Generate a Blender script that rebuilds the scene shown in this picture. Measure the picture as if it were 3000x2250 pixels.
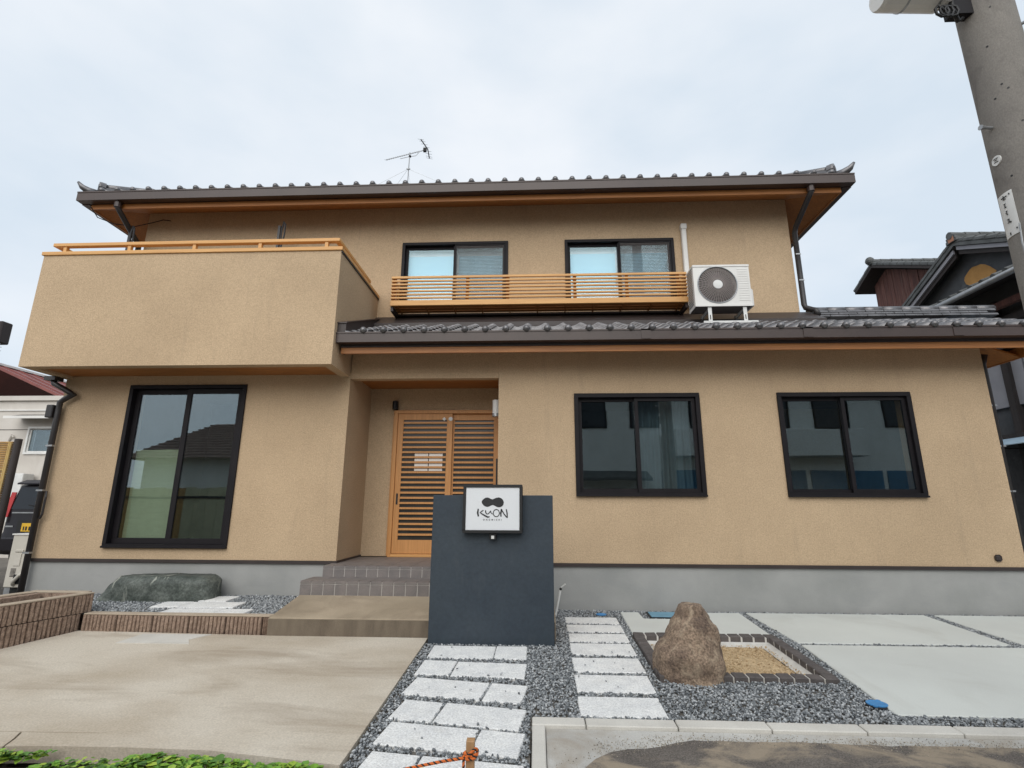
import bpy, bmesh, math, random
import numpy as np
from mathutils import Vector, Matrix, noise as mnoise
random.seed(7); rng = np.random.default_rng(7)
for o_ in list(bpy.data.objects): bpy.data.objects.remove(o_)
SC = bpy.context.scene; COL = SC.collection
# ---------------------------------------------------------------- camera
PITCH, YAW, ROLL = 0.23564619, 0.046601, 0.00439737
CAMZ = 1.232
def _axes():
    r = Vector((math.cos(YAW), math.sin(YAW), 0))
    f = Vector((-math.sin(YAW)*math.cos(PITCH), math.cos(YAW)*math.cos(PITCH), math.sin(PITCH)))
    u = r.cross(f)
    return (math.cos(ROLL)*r+math.sin(ROLL)*u, -math.sin(ROLL)*r+math.cos(ROLL)*u, f)
cam = bpy.data.cameras.new('camera'); cam_o = bpy.data.objects.new('camera', cam); COL.objects.link(cam_o)
r_, u_, f_ = _axes()
mw = Matrix((r_, u_, -f_)).transposed().to_4x4(); mw.translation = (0, 0, CAMZ)
cam_o.matrix_world = mw
cam.sensor_width = 36; cam.lens = 36*1508.17/3000; cam.clip_start = .05; cam.clip_end = 3000
SC.camera = cam_o
# ---------------------------------------------------------------- sky, sun, exposure
SUN_EL, SUN_AZ = math.radians(37), math.radians(185)      # azimuth clockwise from +Y: behind the camera, a little left
W = bpy.data.worlds.new('World'); SC.world = W; W.use_nodes = True
nt = W.node_tree; nt.nodes.clear()
def _n(t, **k):
    n = nt.nodes.new(t)
    for a, b in k.items(): setattr(n, a, b)
    return n
sky = _n('ShaderNodeTexSky', sky_type='NISHITA', sun_disc=False, sun_elevation=SUN_EL, sun_rotation=SUN_AZ, air_density=1.0, dust_density=3.0, ozone_density=1.5)
tc = _n('ShaderNodeTexCoord'); mp = _n('ShaderNodeMapping'); mp.inputs['Scale'].default_value = (1, 1, 2.2)
ns = _n('ShaderNodeTexNoise'); ns.inputs['Scale'].default_value = 2.2; ns.inputs['Detail'].default_value = 5; ns.inputs['Roughness'].default_value = .5
rp = _n('ShaderNodeValToRGB'); rp.color_ramp.elements[0].position = .34; rp.color_ramp.elements[1].position = .66
rp.color_ramp.elements[0].color = (5.35, 6.05, 6.75, 1); rp.color_ramp.elements[1].color = (6.85, 7.15, 7.5, 1)
mx = _n('ShaderNodeMix', data_type='RGBA'); mx.inputs[0].default_value = .9          # cloud cover
bg = _n('ShaderNodeBackground'); bg.inputs['Strength'].default_value = .1; out = _n('ShaderNodeOutputWorld')
L = nt.links.new
L(tc.outputs['Generated'], mp.inputs['Vector']); L(mp.outputs[0], ns.inputs['Vector']); L(ns.outputs['Fac'], rp.inputs['Fac'])
L(sky.outputs[0], mx.inputs['A']); L(rp.outputs[0], mx.inputs['B']); L(mx.outputs['Result'], bg.inputs['Color']); L(bg.outputs[0], out.inputs['Surface'])
sd = bpy.data.lights.new('sun', 'SUN'); sd.energy = 1.5; sd.angle = math.radians(62); sd.color = (1, .97, .92)
so = bpy.data.objects.new('sun', sd); COL.objects.link(so); so.location = (-6, -20, 30)
sdir = Vector((math.sin(SUN_AZ)*math.cos(SUN_EL), math.cos(SUN_AZ)*math.cos(SUN_EL), math.sin(SUN_EL)))
so.rotation_euler = sdir.to_track_quat('Z', 'Y').to_euler()
vs = SC.view_settings; vs.view_transform = 'Standard'; vs.look = 'None'; vs.exposure = .48; vs.gamma = 1; vs.use_curve_mapping = False
SC.render.engine = 'CYCLES'

# ---------------------------------------------------------------- helpers
def wpos(p):
    v = Vector((0, 0, 0))
    while p is not None: v += p.location; p = p.parent
    return v
def tag(o, label=None, cat=None, group=None, kind=None):
    if label: o['label'] = label
    if cat: o['category'] = cat
    if group: o['group'] = group
    if kind: o['kind'] = kind
    return o
def thing(name, loc, label, cat, group=None):
    o = bpy.data.objects.new(name, None); COL.objects.link(o); o.location = loc; o.empty_display_size = .1
    return tag(o, label, cat, group)
class MB:
    """collects verts and faces in world space; build() links ONE mesh object"""
    def __init__(s): s.v = []; s.f = []
    def add(s, vs, fs):
        b = len(s.v); s.v += [tuple(v) for v in vs]; s.f += [tuple(b+i for i in f) for f in fs]; return s
    def box(s, x0, x1, y0, y1, z0, z1):
        return s.add([(x0,y0,z0),(x1,y0,z0),(x1,y1,z0),(x0,y1,z0),(x0,y0,z1),(x1,y0,z1),(x1,y1,z1),(x0,y1,z1)],
                     [(0,3,2,1),(4,5,6,7),(0,1,5,4),(1,2,6,5),(2,3,7,6),(3,0,4,7)])
    def hexa(s, b, t):
        """bottom 4 points, top 4 points (same order, counter-clockwise from above)"""
        return s.add(list(b)+list(t), [(3,2,1,0),(4,5,6,7),(0,1,5,4),(1,2,6,5),(2,3,7,6),(3,0,4,7)])
    def prism(s, poly, axis, a, b):
        """polygon (u,v) extruded along axis from a to b. axis x: (y,z); y: (x,z); z: (x,y)"""
        P = {'x': lambda u,v,w:(w,u,v), 'y': lambda u,v,w:(u,w,v), 'z': lambda u,v,w:(u,v,w)}[axis]
        n = len(poly)
        vs = [P(u,v,a) for u,v in poly]+[P(u,v,b) for u,v in poly]
        return s.add(vs, [tuple(range(n)), tuple(range(2*n-1,n-1,-1))]+[(i,n+i,n+(i+1)%n,(i+1)%n) for i in range(n)])
    def tube(s, pts, r, n=8, cap=True):
        pts = [Vector(p) for p in pts]; rs = r if isinstance(r,(list,tuple)) else [r]*len(pts)
        vs = []; fs = []; up = Vector((0,0,1)); pn = None
        for i,p in enumerate(pts):
            d = (pts[min(i+1,len(pts)-1)]-pts[max(i-1,0)]).normalized()
            if pn is None: pn = d.orthogonal().normalized()
            pn = (pn-d*pn.dot(d)).normalized(); q = d.cross(pn)
            for k in range(n):
                a = 2*math.pi*k/n; vs.append(p+(pn*math.cos(a)+q*math.sin(a))*rs[i])
        for i in range(len(pts)-1):
            for k in range(n): fs.append((i*n+k,i*n+(k+1)%n,(i+1)*n+(k+1)%n,(i+1)*n+k))
        if cap: fs.append(tuple(range(n-1,-1,-1))); m=(len(pts)-1)*n; fs.append(tuple(m+k for k in range(n)))
        return s.add(vs, fs)
    def lathe(s, c, prof, n=16, axis='z'):
        c = Vector(c); vs=[]; fs=[]
        for r,hh in prof:
            for k in range(n):
                a=2*math.pi*k/n; p=(r*math.cos(a),r*math.sin(a),hh)
                if axis=='y': p=(p[0],p[2],p[1])
                if axis=='x': p=(p[2],p[0],p[1])
                vs.append(c+Vector(p))
        for i in range(len(prof)-1):
            for k in range(n): fs.append((i*n+k,i*n+(k+1)%n,(i+1)*n+(k+1)%n,(i+1)*n+k))
        fs.append(tuple(range(n-1,-1,-1))); m=(len(prof)-1)*n; fs.append(tuple(m+k for k in range(n)))
        return s.add(vs, fs)
    def ball(s, c, r, n=8, m=5, sc=(1,1,1)):
        prof=[(max(1e-4,r*math.sin(math.pi*i/m)), -r*math.cos(math.pi*i/m)) for i in range(m+1)]
        b=len(s.v); s.lathe((0,0,0), prof, n)
        for i in range(b,len(s.v)): v=s.v[i]; s.v[i]=(c[0]+v[0]*sc[0],c[1]+v[1]*sc[1],c[2]+v[2]*sc[2])
        return s
    def mesh(s, name, off=Vector((0,0,0))):
        me = bpy.data.meshes.new(name); me.from_pydata([Vector(v)-off for v in s.v], [], s.f)
        bm = bmesh.new(); bm.from_mesh(me); bmesh.ops.recalc_face_normals(bm, faces=bm.faces[:]); bm.to_mesh(me); bm.free()
        return me
    def build(s, name, mat, parent=None, bevel=0, smooth=False, seg=1):
        me = s.mesh(name, wpos(parent) if parent else Vector((0,0,0))); me.materials.append(mat)
        return fin(name, me, parent, bevel, smooth, seg)
def fin(name, me, parent=None, bevel=0, smooth=False, seg=1):
    if bevel:
        bm = bmesh.new(); bm.from_mesh(me); bmesh.ops.remove_doubles(bm, verts=bm.verts[:], dist=1e-5)
        es=[e for e in bm.edges if len(e.link_faces)==2 and e.calc_face_angle(0)>.5]
        bmesh.ops.bevel(bm, geom=es, offset=bevel, segments=seg, affect='EDGES', profile=.6); bm.to_mesh(me); bm.free()
    if smooth:
        for p in me.polygons: p.use_smooth = True
    o = bpy.data.objects.new(name, me); COL.objects.link(o); o.parent = parent
    return o
def B(name, mat, parent, *box, bevel=0): return MB().box(*box).build(name, mat, parent, bevel)
def struct(o): o['kind'] = 'structure'; return o

# ---------------------------------------------------------------- materials
MATS = {}
def mat(name, col, rough=.6, col2=None, vscale=4, vlo=.35, vhi=.65, bump=0, bscale=60, metal=0, stretch=(1,1,1), spec=.5, fine=0, fscale=150, dirt=None, rot=0):
    m = bpy.data.materials.new(name); m.use_nodes = True; t = m.node_tree; N = t.nodes; K = t.links.new
    p = N['Principled BSDF']; p.inputs['Roughness'].default_value = rough; p.inputs['Metallic'].default_value = metal
    p.inputs['Specular IOR Level'].default_value = spec
    g = N.new('ShaderNodeNewGeometry'); mpn = N.new('ShaderNodeMapping'); mpn.inputs['Scale'].default_value = stretch; mpn.inputs['Rotation'].default_value = (0,0,rot); K(g.outputs['Position'], mpn.inputs['Vector'])
    def noise(sc, det=5, ro=.55):
        n = N.new('ShaderNodeTexNoise'); n.inputs['Scale'].default_value = sc; n.inputs['Detail'].default_value = det; n.inputs['Roughness'].default_value = ro
        K(mpn.outputs[0], n.inputs['Vector']); return n.outputs['Fac']
    col2 = col2 or tuple(c*.8 for c in col)
    rmp = N.new('ShaderNodeMapRange'); rmp.inputs[1].default_value = vlo; rmp.inputs[2].default_value = vhi; K(noise(vscale), rmp.inputs[0])
    mix = N.new('ShaderNodeMix'); mix.data_type = 'RGBA'; mix.inputs['A'].default_value = (*col,1); mix.inputs['B'].default_value = (*col2,1); K(rmp.outputs[0], mix.inputs[0])
    c = mix.outputs['Result']
    if fine:
        r2 = N.new('ShaderNodeMapRange'); r2.inputs[1].default_value=.3; r2.inputs[2].default_value=.7; r2.inputs[3].default_value=1-fine; r2.inputs[4].default_value=1+fine; K(noise(fscale,2), r2.inputs[0])
        mu = N.new('ShaderNodeMix'); mu.data_type='RGBA'; mu.blend_type='MULTIPLY'; mu.inputs[0].default_value=1; K(c, mu.inputs['A']); K(r2.outputs[0], mu.inputs['B']); c = mu.outputs['Result']
    if dirt:      # (colour, scale, stretch, lo, hi, amount)
        dc, dsc, dst, lo, hi, am = dirt
        m2 = N.new('ShaderNodeMapping'); m2.inputs['Scale'].default_value = dst; m2.inputs['Rotation'].default_value = (0,0,rot); K(g.outputs['Position'], m2.inputs['Vector'])
        n2 = N.new('ShaderNodeTexNoise'); n2.inputs['Scale'].default_value=dsc; n2.inputs['Detail'].default_value=9; n2.inputs['Roughness'].default_value=.62; n2.inputs['Distortion'].default_value=.6; K(m2.outputs[0], n2.inputs['Vector'])
        r3 = N.new('ShaderNodeMapRange'); r3.inputs[1].default_value=lo; r3.inputs[2].default_value=hi; r3.inputs[4].default_value=am; K(n2.outputs['Fac'], r3.inputs[0])
        m3 = N.new('ShaderNodeMix'); m3.data_type='RGBA'; K(r3.outputs[0], m3.inputs[0]); K(c, m3.inputs['A']); m3.inputs['B'].default_value=(*dc,1); c = m3.outputs['Result']
    K(c, p.inputs['Base Color'])
    if bump:
        b = N.new('ShaderNodeBump'); b.inputs['Strength'].default_value = bump; b.inputs['Distance'].default_value = .01; K(noise(bscale,4,.6), b.inputs['Height']); K(b.outputs[0], p.inputs['Normal'])
    MATS[name] = m; return m
def glass(name, tint=(.8,.85,.87), ior=2.0, refl=(1,1,1)):
    m = bpy.data.materials.new(name); m.use_nodes = True; t = m.node_tree; t.nodes.clear(); N=t.nodes; K=t.links.new
    fr = N.new('ShaderNodeFresnel'); gb = N.new('ShaderNodeNewGeometry'); mrg = N.new('ShaderNodeMapRange'); mrg.inputs[3].default_value = ior; mrg.inputs[4].default_value = 1/ior; K(gb.outputs['Backfacing'], mrg.inputs[0]); K(mrg.outputs[0], fr.inputs['IOR'])
    # slight waviness of float glass
    g=N.new('ShaderNodeNewGeometry'); n=N.new('ShaderNodeTexNoise'); n.inputs['Scale'].default_value=1.1; n.inputs['Detail'].default_value=1; K(g.outputs['Position'],n.inputs['Vector'])
    b=N.new('ShaderNodeBump'); b.inputs['Strength'].default_value=.05; b.inputs['Distance'].default_value=.03; K(n.outputs['Fac'],b.inputs['Height'])
    tr = N.new('ShaderNodeBsdfTransparent'); tr.inputs[0].default_value=(*tint,1)
    gl = N.new('ShaderNodeBsdfGlossy'); gl.inputs['Roughness'].default_value=.0; gl.inputs['Color'].default_value=(*refl,1); K(b.outputs[0], gl.inputs['Normal'])
    mx = N.new('ShaderNodeMixShader'); K(fr.outputs[0],mx.inputs[0]); K(tr.outputs[0],mx.inputs[1]); K(gl.outputs[0],mx.inputs[2])
    o=N.new('ShaderNodeOutputMaterial'); K(mx.outputs[0],o.inputs[0]); MATS[name]=m; return m
STUCCO = mat('stucco', (.52,.388,.254), .92, (.465,.345,.225), 1.1, bump=.55, bscale=60, fine=.14, fscale=68, spec=.15, dirt=((.36,.275,.19), 2.6, (3.0,3.0,.30), .58, .82, .5))
FOUND = mat('foundation', (.345,.345,.335), .85, (.28,.285,.275), 1.6, bump=.12, bscale=40, fine=.05, dirt=((.24,.25,.25), 1.2, (1,1,2.5), .52,.8,.6))
DARK = mat('dark_metal', (.008,.007,.009), .55, (.012,.010,.012), spec=.22)
TRIM = mat('trim_brown', (.040,.029,.027), .5)
GUTTER = mat('gutter_brown', (.056,.036,.030), .4, (.045,.029,.025), 2)
PIPE = mat('pipe_black', (.03,.027,.028), .4)
EAVEW = mat('eave_wood', (.42,.165,.04), .5, (.30,.115,.03), 9, stretch=(.25,6,6), bump=.05)
RAILW = mat('rail_wood', (.68,.38,.135), .5, (.58,.30,.10), 7, stretch=(.3,8,8))
DOORW = mat('door_wood', (.60,.29,.10), .5, (.50,.235,.075), 8, stretch=(8,8,.35))
TILE = mat('roof_tile', (.185,.18,.185), .36, (.12,.117,.12), 7, metal=.6, fine=.12, fscale=60, bump=.05)
TILED = mat('old_tile', (.10,.105,.105), .6, (.055,.058,.056), 5, fine=.2, bump=.2)
GLASS = glass('glass_clear', (.84,.90,.91), 2.1, (.82,.94,1.0))
GLASSU = glass('glass_upper', (.95,.98,.99), 1.6, (.70,.92,1.0))
DOORG = mat('door_glass', (.030,.029,.027), .28, (.045,.044,.04), 3, spec=.35)
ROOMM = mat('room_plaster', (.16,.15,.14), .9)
BLIND = mat('blind_blue', (.42,.70,.85), .7, (.46,.73,.86), 1); BLINDW = mat('blind_white', (.78,.79,.80), .7)
CURT = mat('curtain', (.10,.125,.135), .9, (.075,.095,.105), 3)
JAMB = mat('jamb_wood', (.42,.25,.12), .5, (.34,.19,.09), 6, stretch=(6,6,.4))
WHITE = mat('white_paint', (.74,.73,.70), .45, (.68,.67,.64), 3, fine=.03)
WHITEP = mat('white_plastic', (.76,.76,.74), .4)
ACDARK = mat('grille_grey', (.12,.105,.10), .5); BLACK = mat('black', (.008,.008,.009), .5)
GRANITE = mat('granite', (.77,.77,.75), .85, (.66,.665,.66), 9, bump=.8, bscale=60, fine=.2, fscale=85, dirt=((.40,.38,.34), 2.2, (1,1,1), .60,.80,.45))
CONC = mat('apron_concrete', (.60,.62,.585), .8, (.54,.555,.525), .9, bump=.06, bscale=90, fine=.04, dirt=((.42,.41,.37), 1.4, (1,.6,1), .55,.75,.5))
DRIVE = mat('driveway_concrete', (.56,.505,.42), .88, (.43,.365,.28), .8, .40,.62, bump=.25, bscale=150, fine=.14, fscale=95, stretch=(.8,1.15,1), rot=-.5, dirt=((.30,.24,.175), .95, (.42,1.8,1), .52,.65,.6))
PORCH = mat('porch_concrete', (.37,.30,.215), .85, (.29,.235,.165), 2.2, bump=.12, bscale=90, fine=.1, dirt=((.17,.13,.09), 2.0, (1,1,1.5), .5,.75,.7))
PORCHF = mat('porch_face', (.185,.15,.11), .9, (.12,.095,.07), 3, bump=.2, bscale=60, fine=.15, stretch=(2.5,1,.6))  # dark staining, plus some of the face's shade put into the colour
STEPT = mat('step_tile', (.20,.175,.165), .55, (.155,.14,.135), 7, fine=.08, fscale=80)
GROUT = mat('grout', (.62,.59,.55), .9)
BLOCK = mat('split_block', (.34,.245,.185), .95, (.23,.16,.12), 28, bump=.9, bscale=45, fine=.28, fscale=75)
CAPM = mat('block_cap', (.46,.38,.29), .9, (.38,.31,.235), 6, bump=.2, bscale=60)
SLATE = mat('sign_wall_plaster', (.021,.033,.047), .62, (.034,.048,.062), 1.6, .35,.7, bump=.35, bscale=9, fine=.10, fscale=30, dirt=((.07,.08,.09), 3.2, (1.2,1,.5), .58,.78,.5))
BRICK = mat('edging_brick', (.115,.10,.095), .8, (.075,.066,.064), 9, bump=.3, bscale=60, fine=.15)
MORTAR = mat('white_mortar', (.62,.60,.56), .9, (.5,.48,.44), 12, bump=.3, bscale=50)
SAND = mat('sand', (.56,.42,.25), .95, (.42,.30,.17), 18, bump=.8, bscale=70, fine=.35, fscale=90)
ASPH = mat('asphalt', (.15,.132,.115), .92, (.115,.10,.088), 4, bump=.8, bscale=120, fine=.45, fscale=110, dirt=((.36,.295,.215), 2.6, (1,1.3,1), .47,.60,.8))
KERBM = mat('kerb_concrete', (.60,.58,.53), .85, (.52,.50,.455), 3, bump=.15, bscale=70, fine=.07)
APRON2 = mat('gutter_concrete', (.50,.49,.46), .9, (.40,.39,.365), 2.5, bump=.2, fine=.12, dirt=((.30,.25,.19), 2.2, (1,1,1), .5,.7,.8))
SOIL = mat('soil', (.06,.048,.038), .95, (.04,.032,.026), 14, bump=.6, bscale=50)
GROUNDM = mat('earth', (.17,.155,.135), .95, (.13,.12,.105), 3, bump=.3, bscale=40, fine=.2)
POLEM = mat('pole_concrete', (.245,.228,.205), .88, (.185,.17,.155), 3, stretch=(1,1,.6), bump=.3, bscale=24, fine=.12, dirt=((.11,.098,.09), 5, (1,1,.5), .54,.70,.7))
BOULD = mat('boulder_rock', (.255,.185,.13), .92, (.115,.08,.06), 4.5, .40,.62, bump=1, bscale=46, fine=.5, fscale=62, dirt=((.52,.42,.30), 8, (1,1,1), .52,.70,.6))
DSTONE = mat('dark_rock', (.045,.056,.048), .6, (.115,.13,.115), 5, .38,.66, bump=1, bscale=16, fine=.35, fscale=40, dirt=((.34,.35,.30), 2.3, (2.2,1,.5), .615,.655,.8))
BLUE = mat('blue_lid', (.06,.26,.55), .5, (.05,.22,.48), 8); BLUE2 = mat('pale_blue_lid', (.17,.34,.45), .5, (.14,.29,.39), 6)
OWHITE = mat('neighbour_white', (.62,.585,.54), .9, (.55,.515,.47), 1.2, dirt=((.42,.38,.33), 1.4, (1,1,.6), .55,.8,.6))
REDROOF = mat('red_roof', (.22,.065,.055), .55, (.17,.05,.045), 4, stretch=(1,6,1))
OLDWOOD = mat('old_planks', (.16,.065,.05), .85, (.075,.032,.027), 5, stretch=(7,7,.35), bump=.3, dirt=((.30,.20,.16), 4, (6,6,.3), .55,.8,.6))
DKWOOD = mat('dark_wood', (.035,.027,.026), .8, (.022,.018,.018), 5, stretch=(5,5,.4))
GREYPL = mat('grey_plaster', (.085,.09,.098), .9, (.06,.064,.07), 3, fine=.1, dirt=((.16,.17,.18), 3, (1,1,1), .6,.75,.6))
ORANGE = mat('clay_patch', (.50,.27,.085), .9, (.42,.22,.07), 7, bump=.3)
GREYW = mat('pale_grey_panel', (.34,.34,.37), .8, (.28,.28,.31), 2)
BAMBOO = mat('bamboo', (.45,.27,.085), .6, (.30,.17,.055), 12); BAMBOOY = mat('bamboo_yellow', (.44,.30,.10), .6, (.36,.24,.08), 9)
STEEL = mat('galvanised', (.38,.39,.40), .4, (.30,.31,.32), 8, metal=.6)
LEAF = mat('leaf_green', (.16,.33,.045), .5, (.24,.40,.05), 9, .3,.7)
# ================================================================ ground and setting
D, DU, KS = 6.855, 7.83, .057
def G(y): return KS*(y-D)
def sheet(name, mat_, polys, dz, kind=True, slope=True, thick=.06, parent=None, bevel=0):
    m = MB()
    for poly in polys:
        n=len(poly); top=[(x,y,(G(y) if slope else 0)+dz) for x,y in poly]; bot=[(x,y,z-thick) for x,y,z in top]
        m.add(top+bot, [tuple(range(n)), tuple(range(2*n-1,n-1,-1))]+[(i,n+i,n+(i+1)%n,(i+1)%n) for i in range(n)])
    o = m.build(name, mat_, parent, bevel)
    if kind: struct(o)
    return o
m = MB(); ys = [-600,-40,2.0,3.3,5.0,D,8,40,600]; zs=[-.34,-.34,-.34,G(3.3)-.10,G(5)-.10,-.09,-.05,-.05,-.05]
xs = [-600,-60,-12,0,12,60,600]
m.add([(x,y,z) for y,z in zip(ys,zs) for x in xs], [(j*7+i,j*7+i+1,(j+1)*7+i+1,(j+1)*7+i) for j in range(8) for i in range(6)])
struct(m.build('ground', GROUNDM))
# road: asphalt with a worn, irregular edge over the gutter concrete
def rzv(y): return G(y)-.006 if y>3.0 else (G(3.0)-.006)-(3.0-y)*.02
eb=[(.16,1.9),(.20,2.6),(.17,2.95),(.20,3.2),(.26,3.36),(.34,3.47),(.44,3.55),(.55,3.59),(.66,3.60),(.76,3.63),(.86,3.68)]
x=.98
while x<12: eb.append((x,3.715+.022*mnoise.noise(Vector((x*2.1,0,0)))+.018*mnoise.noise(Vector((x*9,1,0))))); x+=.06
m=MB(); n=len(eb); top=[(px,py,rzv(py)) for px,py in eb]; inn=[(max(px,.6),min(py,3.0)-.25,rzv(min(py,3.0)-.25)) for px,py in eb]
far=[(12,-3.2,rzv(-3.2)),(.6,-3.2,rzv(-3.2))]
m.add(top+[(12,1.9,rzv(1.9))],[tuple(range(n+1))]); m.add([(.16,1.9,rzv(1.9)),(12,1.9,rzv(1.9)),(12,-3.4,rzv(-3.4)),(.16,-3.4,rzv(-3.4))],[(0,1,2,3)])
m.add([(-40,1.9,rzv(1.9)),(.16,1.9,rzv(1.9)),(.16,-3.4,rzv(-3.4)),(-40,-3.4,rzv(-3.4))],[(0,1,2,3)]); m.add([(12,3.70,rzv(3.70)),(40,3.70,rzv(3.70)),(40,-3.4,rzv(-3.4)),(12,-3.4,rzv(-3.4))],[(0,1,2,3)])
struct(m.build('road', ASPH))
# concrete gutter strip beside the kerb
m = MB()
def q4(m, pts, dz, th=.08): 
    top=[(x,y,G(y)+dz) for x,y in pts]; return m.hexa([(x,y,z-th) for x,y,z in top], top)
q4(m, [(.055,1.85),(1.3,1.85),(1.3,3.835),(.055,3.835)], -.012); q4(m, [(1.3,3.30),(12,3.30),(12,3.835),(1.3,3.835)], -.012)
struct(m.build('gutter_strip', APRON2))
kerb = struct(B('kerb', MORTAR, None, -.04,9.3,3.84,3.945,-.30,-.19))
xk=-.04
for i in range(15):
    w=.6 if i else .36; a=MB(); q4(a, [(xk+.004,3.838),(xk+w-.004,3.838),(xk+w-.004,3.948),(xk+.004,3.948)], .014+random.uniform(-.003,.003), .12); a.build('kerb_stone', KERBM, kerb, .006); xk+=w
yk=3.83
for i in range(3):
    a=MB(); q4(a, [(-.035,yk-.595),(.05,yk-.595),(.05,yk),(-.035,yk)], .013+random.uniform(-.003,.003), .12); a.build('kerb_stone', KERBM, kerb, .006); yk-=.6
# driveway
DRV=[(-5.05,5.02),(-6.2,4.2),(-6.2,3.37),(-3.22,3.37),(-2.46,3.40),(-1.95,3.39),(-1.58,3.34),(-1.31,3.30),(-1.115,3.27),(-1.10,5.60),(-2.765,5.60),(-4.82,5.66)]
CR=.004
# split along the open joint and the diagonal crack so that both are real gaps
sheet('driveway', DRIVE, [[(-5.05,5.02),(-6.2,4.2),(-6.2,3.556),(-3.28,3.556),(-2.83,3.564),(-2.67,3.564),(-1.9,3.52),(-1.112,3.50),(-1.10,5.60),(-2.765,5.60),(-4.82,5.66)],
    [(-3.265,3.548),(-3.225,3.462),(-3.20,3.375),(-2.98,3.39),(-2.46,3.40),(-1.95,3.39),(-1.58,3.34),(-1.31,3.30),(-1.115,3.27),(-1.112,3.50),(-1.9,3.52),(-2.67,3.563),(-2.83,3.556)],
    [(-6.2,3.548),(-6.2,3.37),(-3.212,3.372),(-3.24,3.46),(-3.282,3.548)]], .022, thick=.09)
sheet('driveway_patch', KERBM, [[(-4.10,5.28),(-3.37,5.29),(-3.46,5.42),(-3.33,5.59),(-4.05,5.57)]], .027, thick=.02)
# forecourt bed under the gravel, with paving slabs
fore = sheet('forecourt', GROUNDM, [[(-1.10,2.3),(-.045,2.3),(-.045,3.95),(1.03,3.95),(1.03,D),(-1.10,D)],[(1.03,3.95),(2.38,3.95),(2.38,4.70),(1.03,4.70)],[(1.03,5.80),(2.38,5.80),(2.38,D),(1.03,D)],[(2.38,3.95),(8.5,3.95),(8.5,D),(2.38,D)]], -.014, thick=.06)
SL = []      # occupied rectangles for gravel rejection
def slab(x0,x1,y0,y1, dz=.010, rot=0, parent=None, mt=None, name='paving_slab'):
    cx,cy=(x0+x1)/2,(y0+y1)/2; c,s_=math.cos(rot),math.sin(rot)
    pts=[(cx+c*(x-cx)-s_*(y-cy), cy+s_*(x-cx)+c*(y-cy)) for x,y in ((x0,y0),(x1,y0),(x1,y1),(x0,y1))]
    t=random.uniform(-.003,.003); a=MB(); top=[(x,y,G(y)+dz+t) for x,y in pts]; a.hexa([(x,y,z-.05) for x,y,z in top], top)
    SL.append(pts); return a.build(name, mt or GRANITE, parent or fore, .006)
rows=[(5.42,5.07,-.01,.61),(5.0,4.665,-.05,.30),(4.575,4.24,-.15,.62),(4.17,3.86,-.152,.31),(3.80,3.505,-.14,.61),(3.45,3.13,-.13,.31),(3.06,2.74,-.13,.6)]
for y1,y0,rt,j in rows:
    xa=-1.005+random.uniform(-.01,.01)
    slab(xa,xa+j-.004,y0,y1,rot=rt); 
    cx=xa+j/2; yo=(xa+j+(-.095)-xa-0)/2*rt*1.0
    d=((xa+j-.095)/2-cx)*math.tan(rt); slab(xa+j+.004,-.095,y0+d,y1+d,rot=rt)
for (y1,y0,xo) in ((6.52,6.25,0),(6.20,5.925,0),(5.885,5.60,0),(5.555,5.215,-.005),(5.14,4.795,-.012),(4.725,4.38,-.02),(4.305,3.98,-.03)):
    slab(.325+xo,.925+xo,y0,y1,rot=random.uniform(-.006,.012))
# concrete apron panels by the right wall
ap = struct(MB().add([],[]).build('apron', CONC)) if False else fore
def panel(poly,dz=.016):
    n=len(poly); top=[(x,y,G(y)+dz) for x,y in poly]; bot=[(x,y,z-.07) for x,y,z in top]
    a=MB().add(top+bot,[tuple(range(n)),tuple(range(2*n-1,n-1,-1))]+[(i,n+i,n+(i+1)%n,(i+1)%n) for i in range(n)]); SL.append(poly); return a.build('concrete_panel', CONC, fore, .006)
panel([(1.01,6.75),(.998,5.87),(2.418,5.87),(2.43,6.78),(1.86,6.77),(1.86,6.475),(1.235,6.475),(1.225,6.755)][::-1])
panel([(2.51,6.79),(2.575,5.66),(4.62,5.685),(4.585,6.80)][::-1])
panel([(4.70,6.80),(4.745,5.69),(8.4,5.69),(8.4,6.80)][::-1])
panel([(2.575,5.60),(2.47,4.09),(8.4,4.12),(8.4,5.63)][::-1])

# ================================================================ the house
H = thing('house', (0,10,0), 'two-storey beige stucco house with dark tiled roofs and wooden eaves', 'house')
def wall_y(y, x0,x1,z0,z1, holes, depth=.13, name='wall', mt=None, parent=None):
    xs=sorted({x0,x1,*[h[0] for h in holes],*[h[1] for h in holes]}); zs=sorted({z0,z1,*[h[2] for h in holes],*[h[3] for h in holes]})
    m=MB()
    def inh(a,b): return any(h[0]<a<h[1] and h[2]<b<h[3] for h in holes)
    for i in range(len(xs)-1):
        for j in range(len(zs)-1):
            if inh((xs[i]+xs[i+1])/2,(zs[j]+zs[j+1])/2): continue
            a,b,c,d=xs[i],xs[i+1],zs[j],zs[j+1]
            m.add([(a,y,c),(b,y,c),(b,y,d),(a,y,d)],[(0,1,2,3)]); m.add([(a,y+depth,c),(b,y+depth,c),(b,y+depth,d),(a,y+depth,d)],[(3,2,1,0)])
    for h in holes+[(x0,x1,z0,z1)]:
        a,b,c,d=h; v=[(a,y,c),(b,y,c),(b,y,d),(a,y,d),(a,y+depth,c),(b,y+depth,c),(b,y+depth,d),(a,y+depth,d)]
        m.add(v,[(0,4,5,1),(1,5,6,2),(2,6,7,3),(3,7,4,0)])
    return m.build(name, mt or STUCCO, parent or H)
WT=(-5.708,-4.046,.708,2.882); WM=(.533,2.175,1.388,2.727); WR=(3.216,4.906,1.388,2.724)
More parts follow.
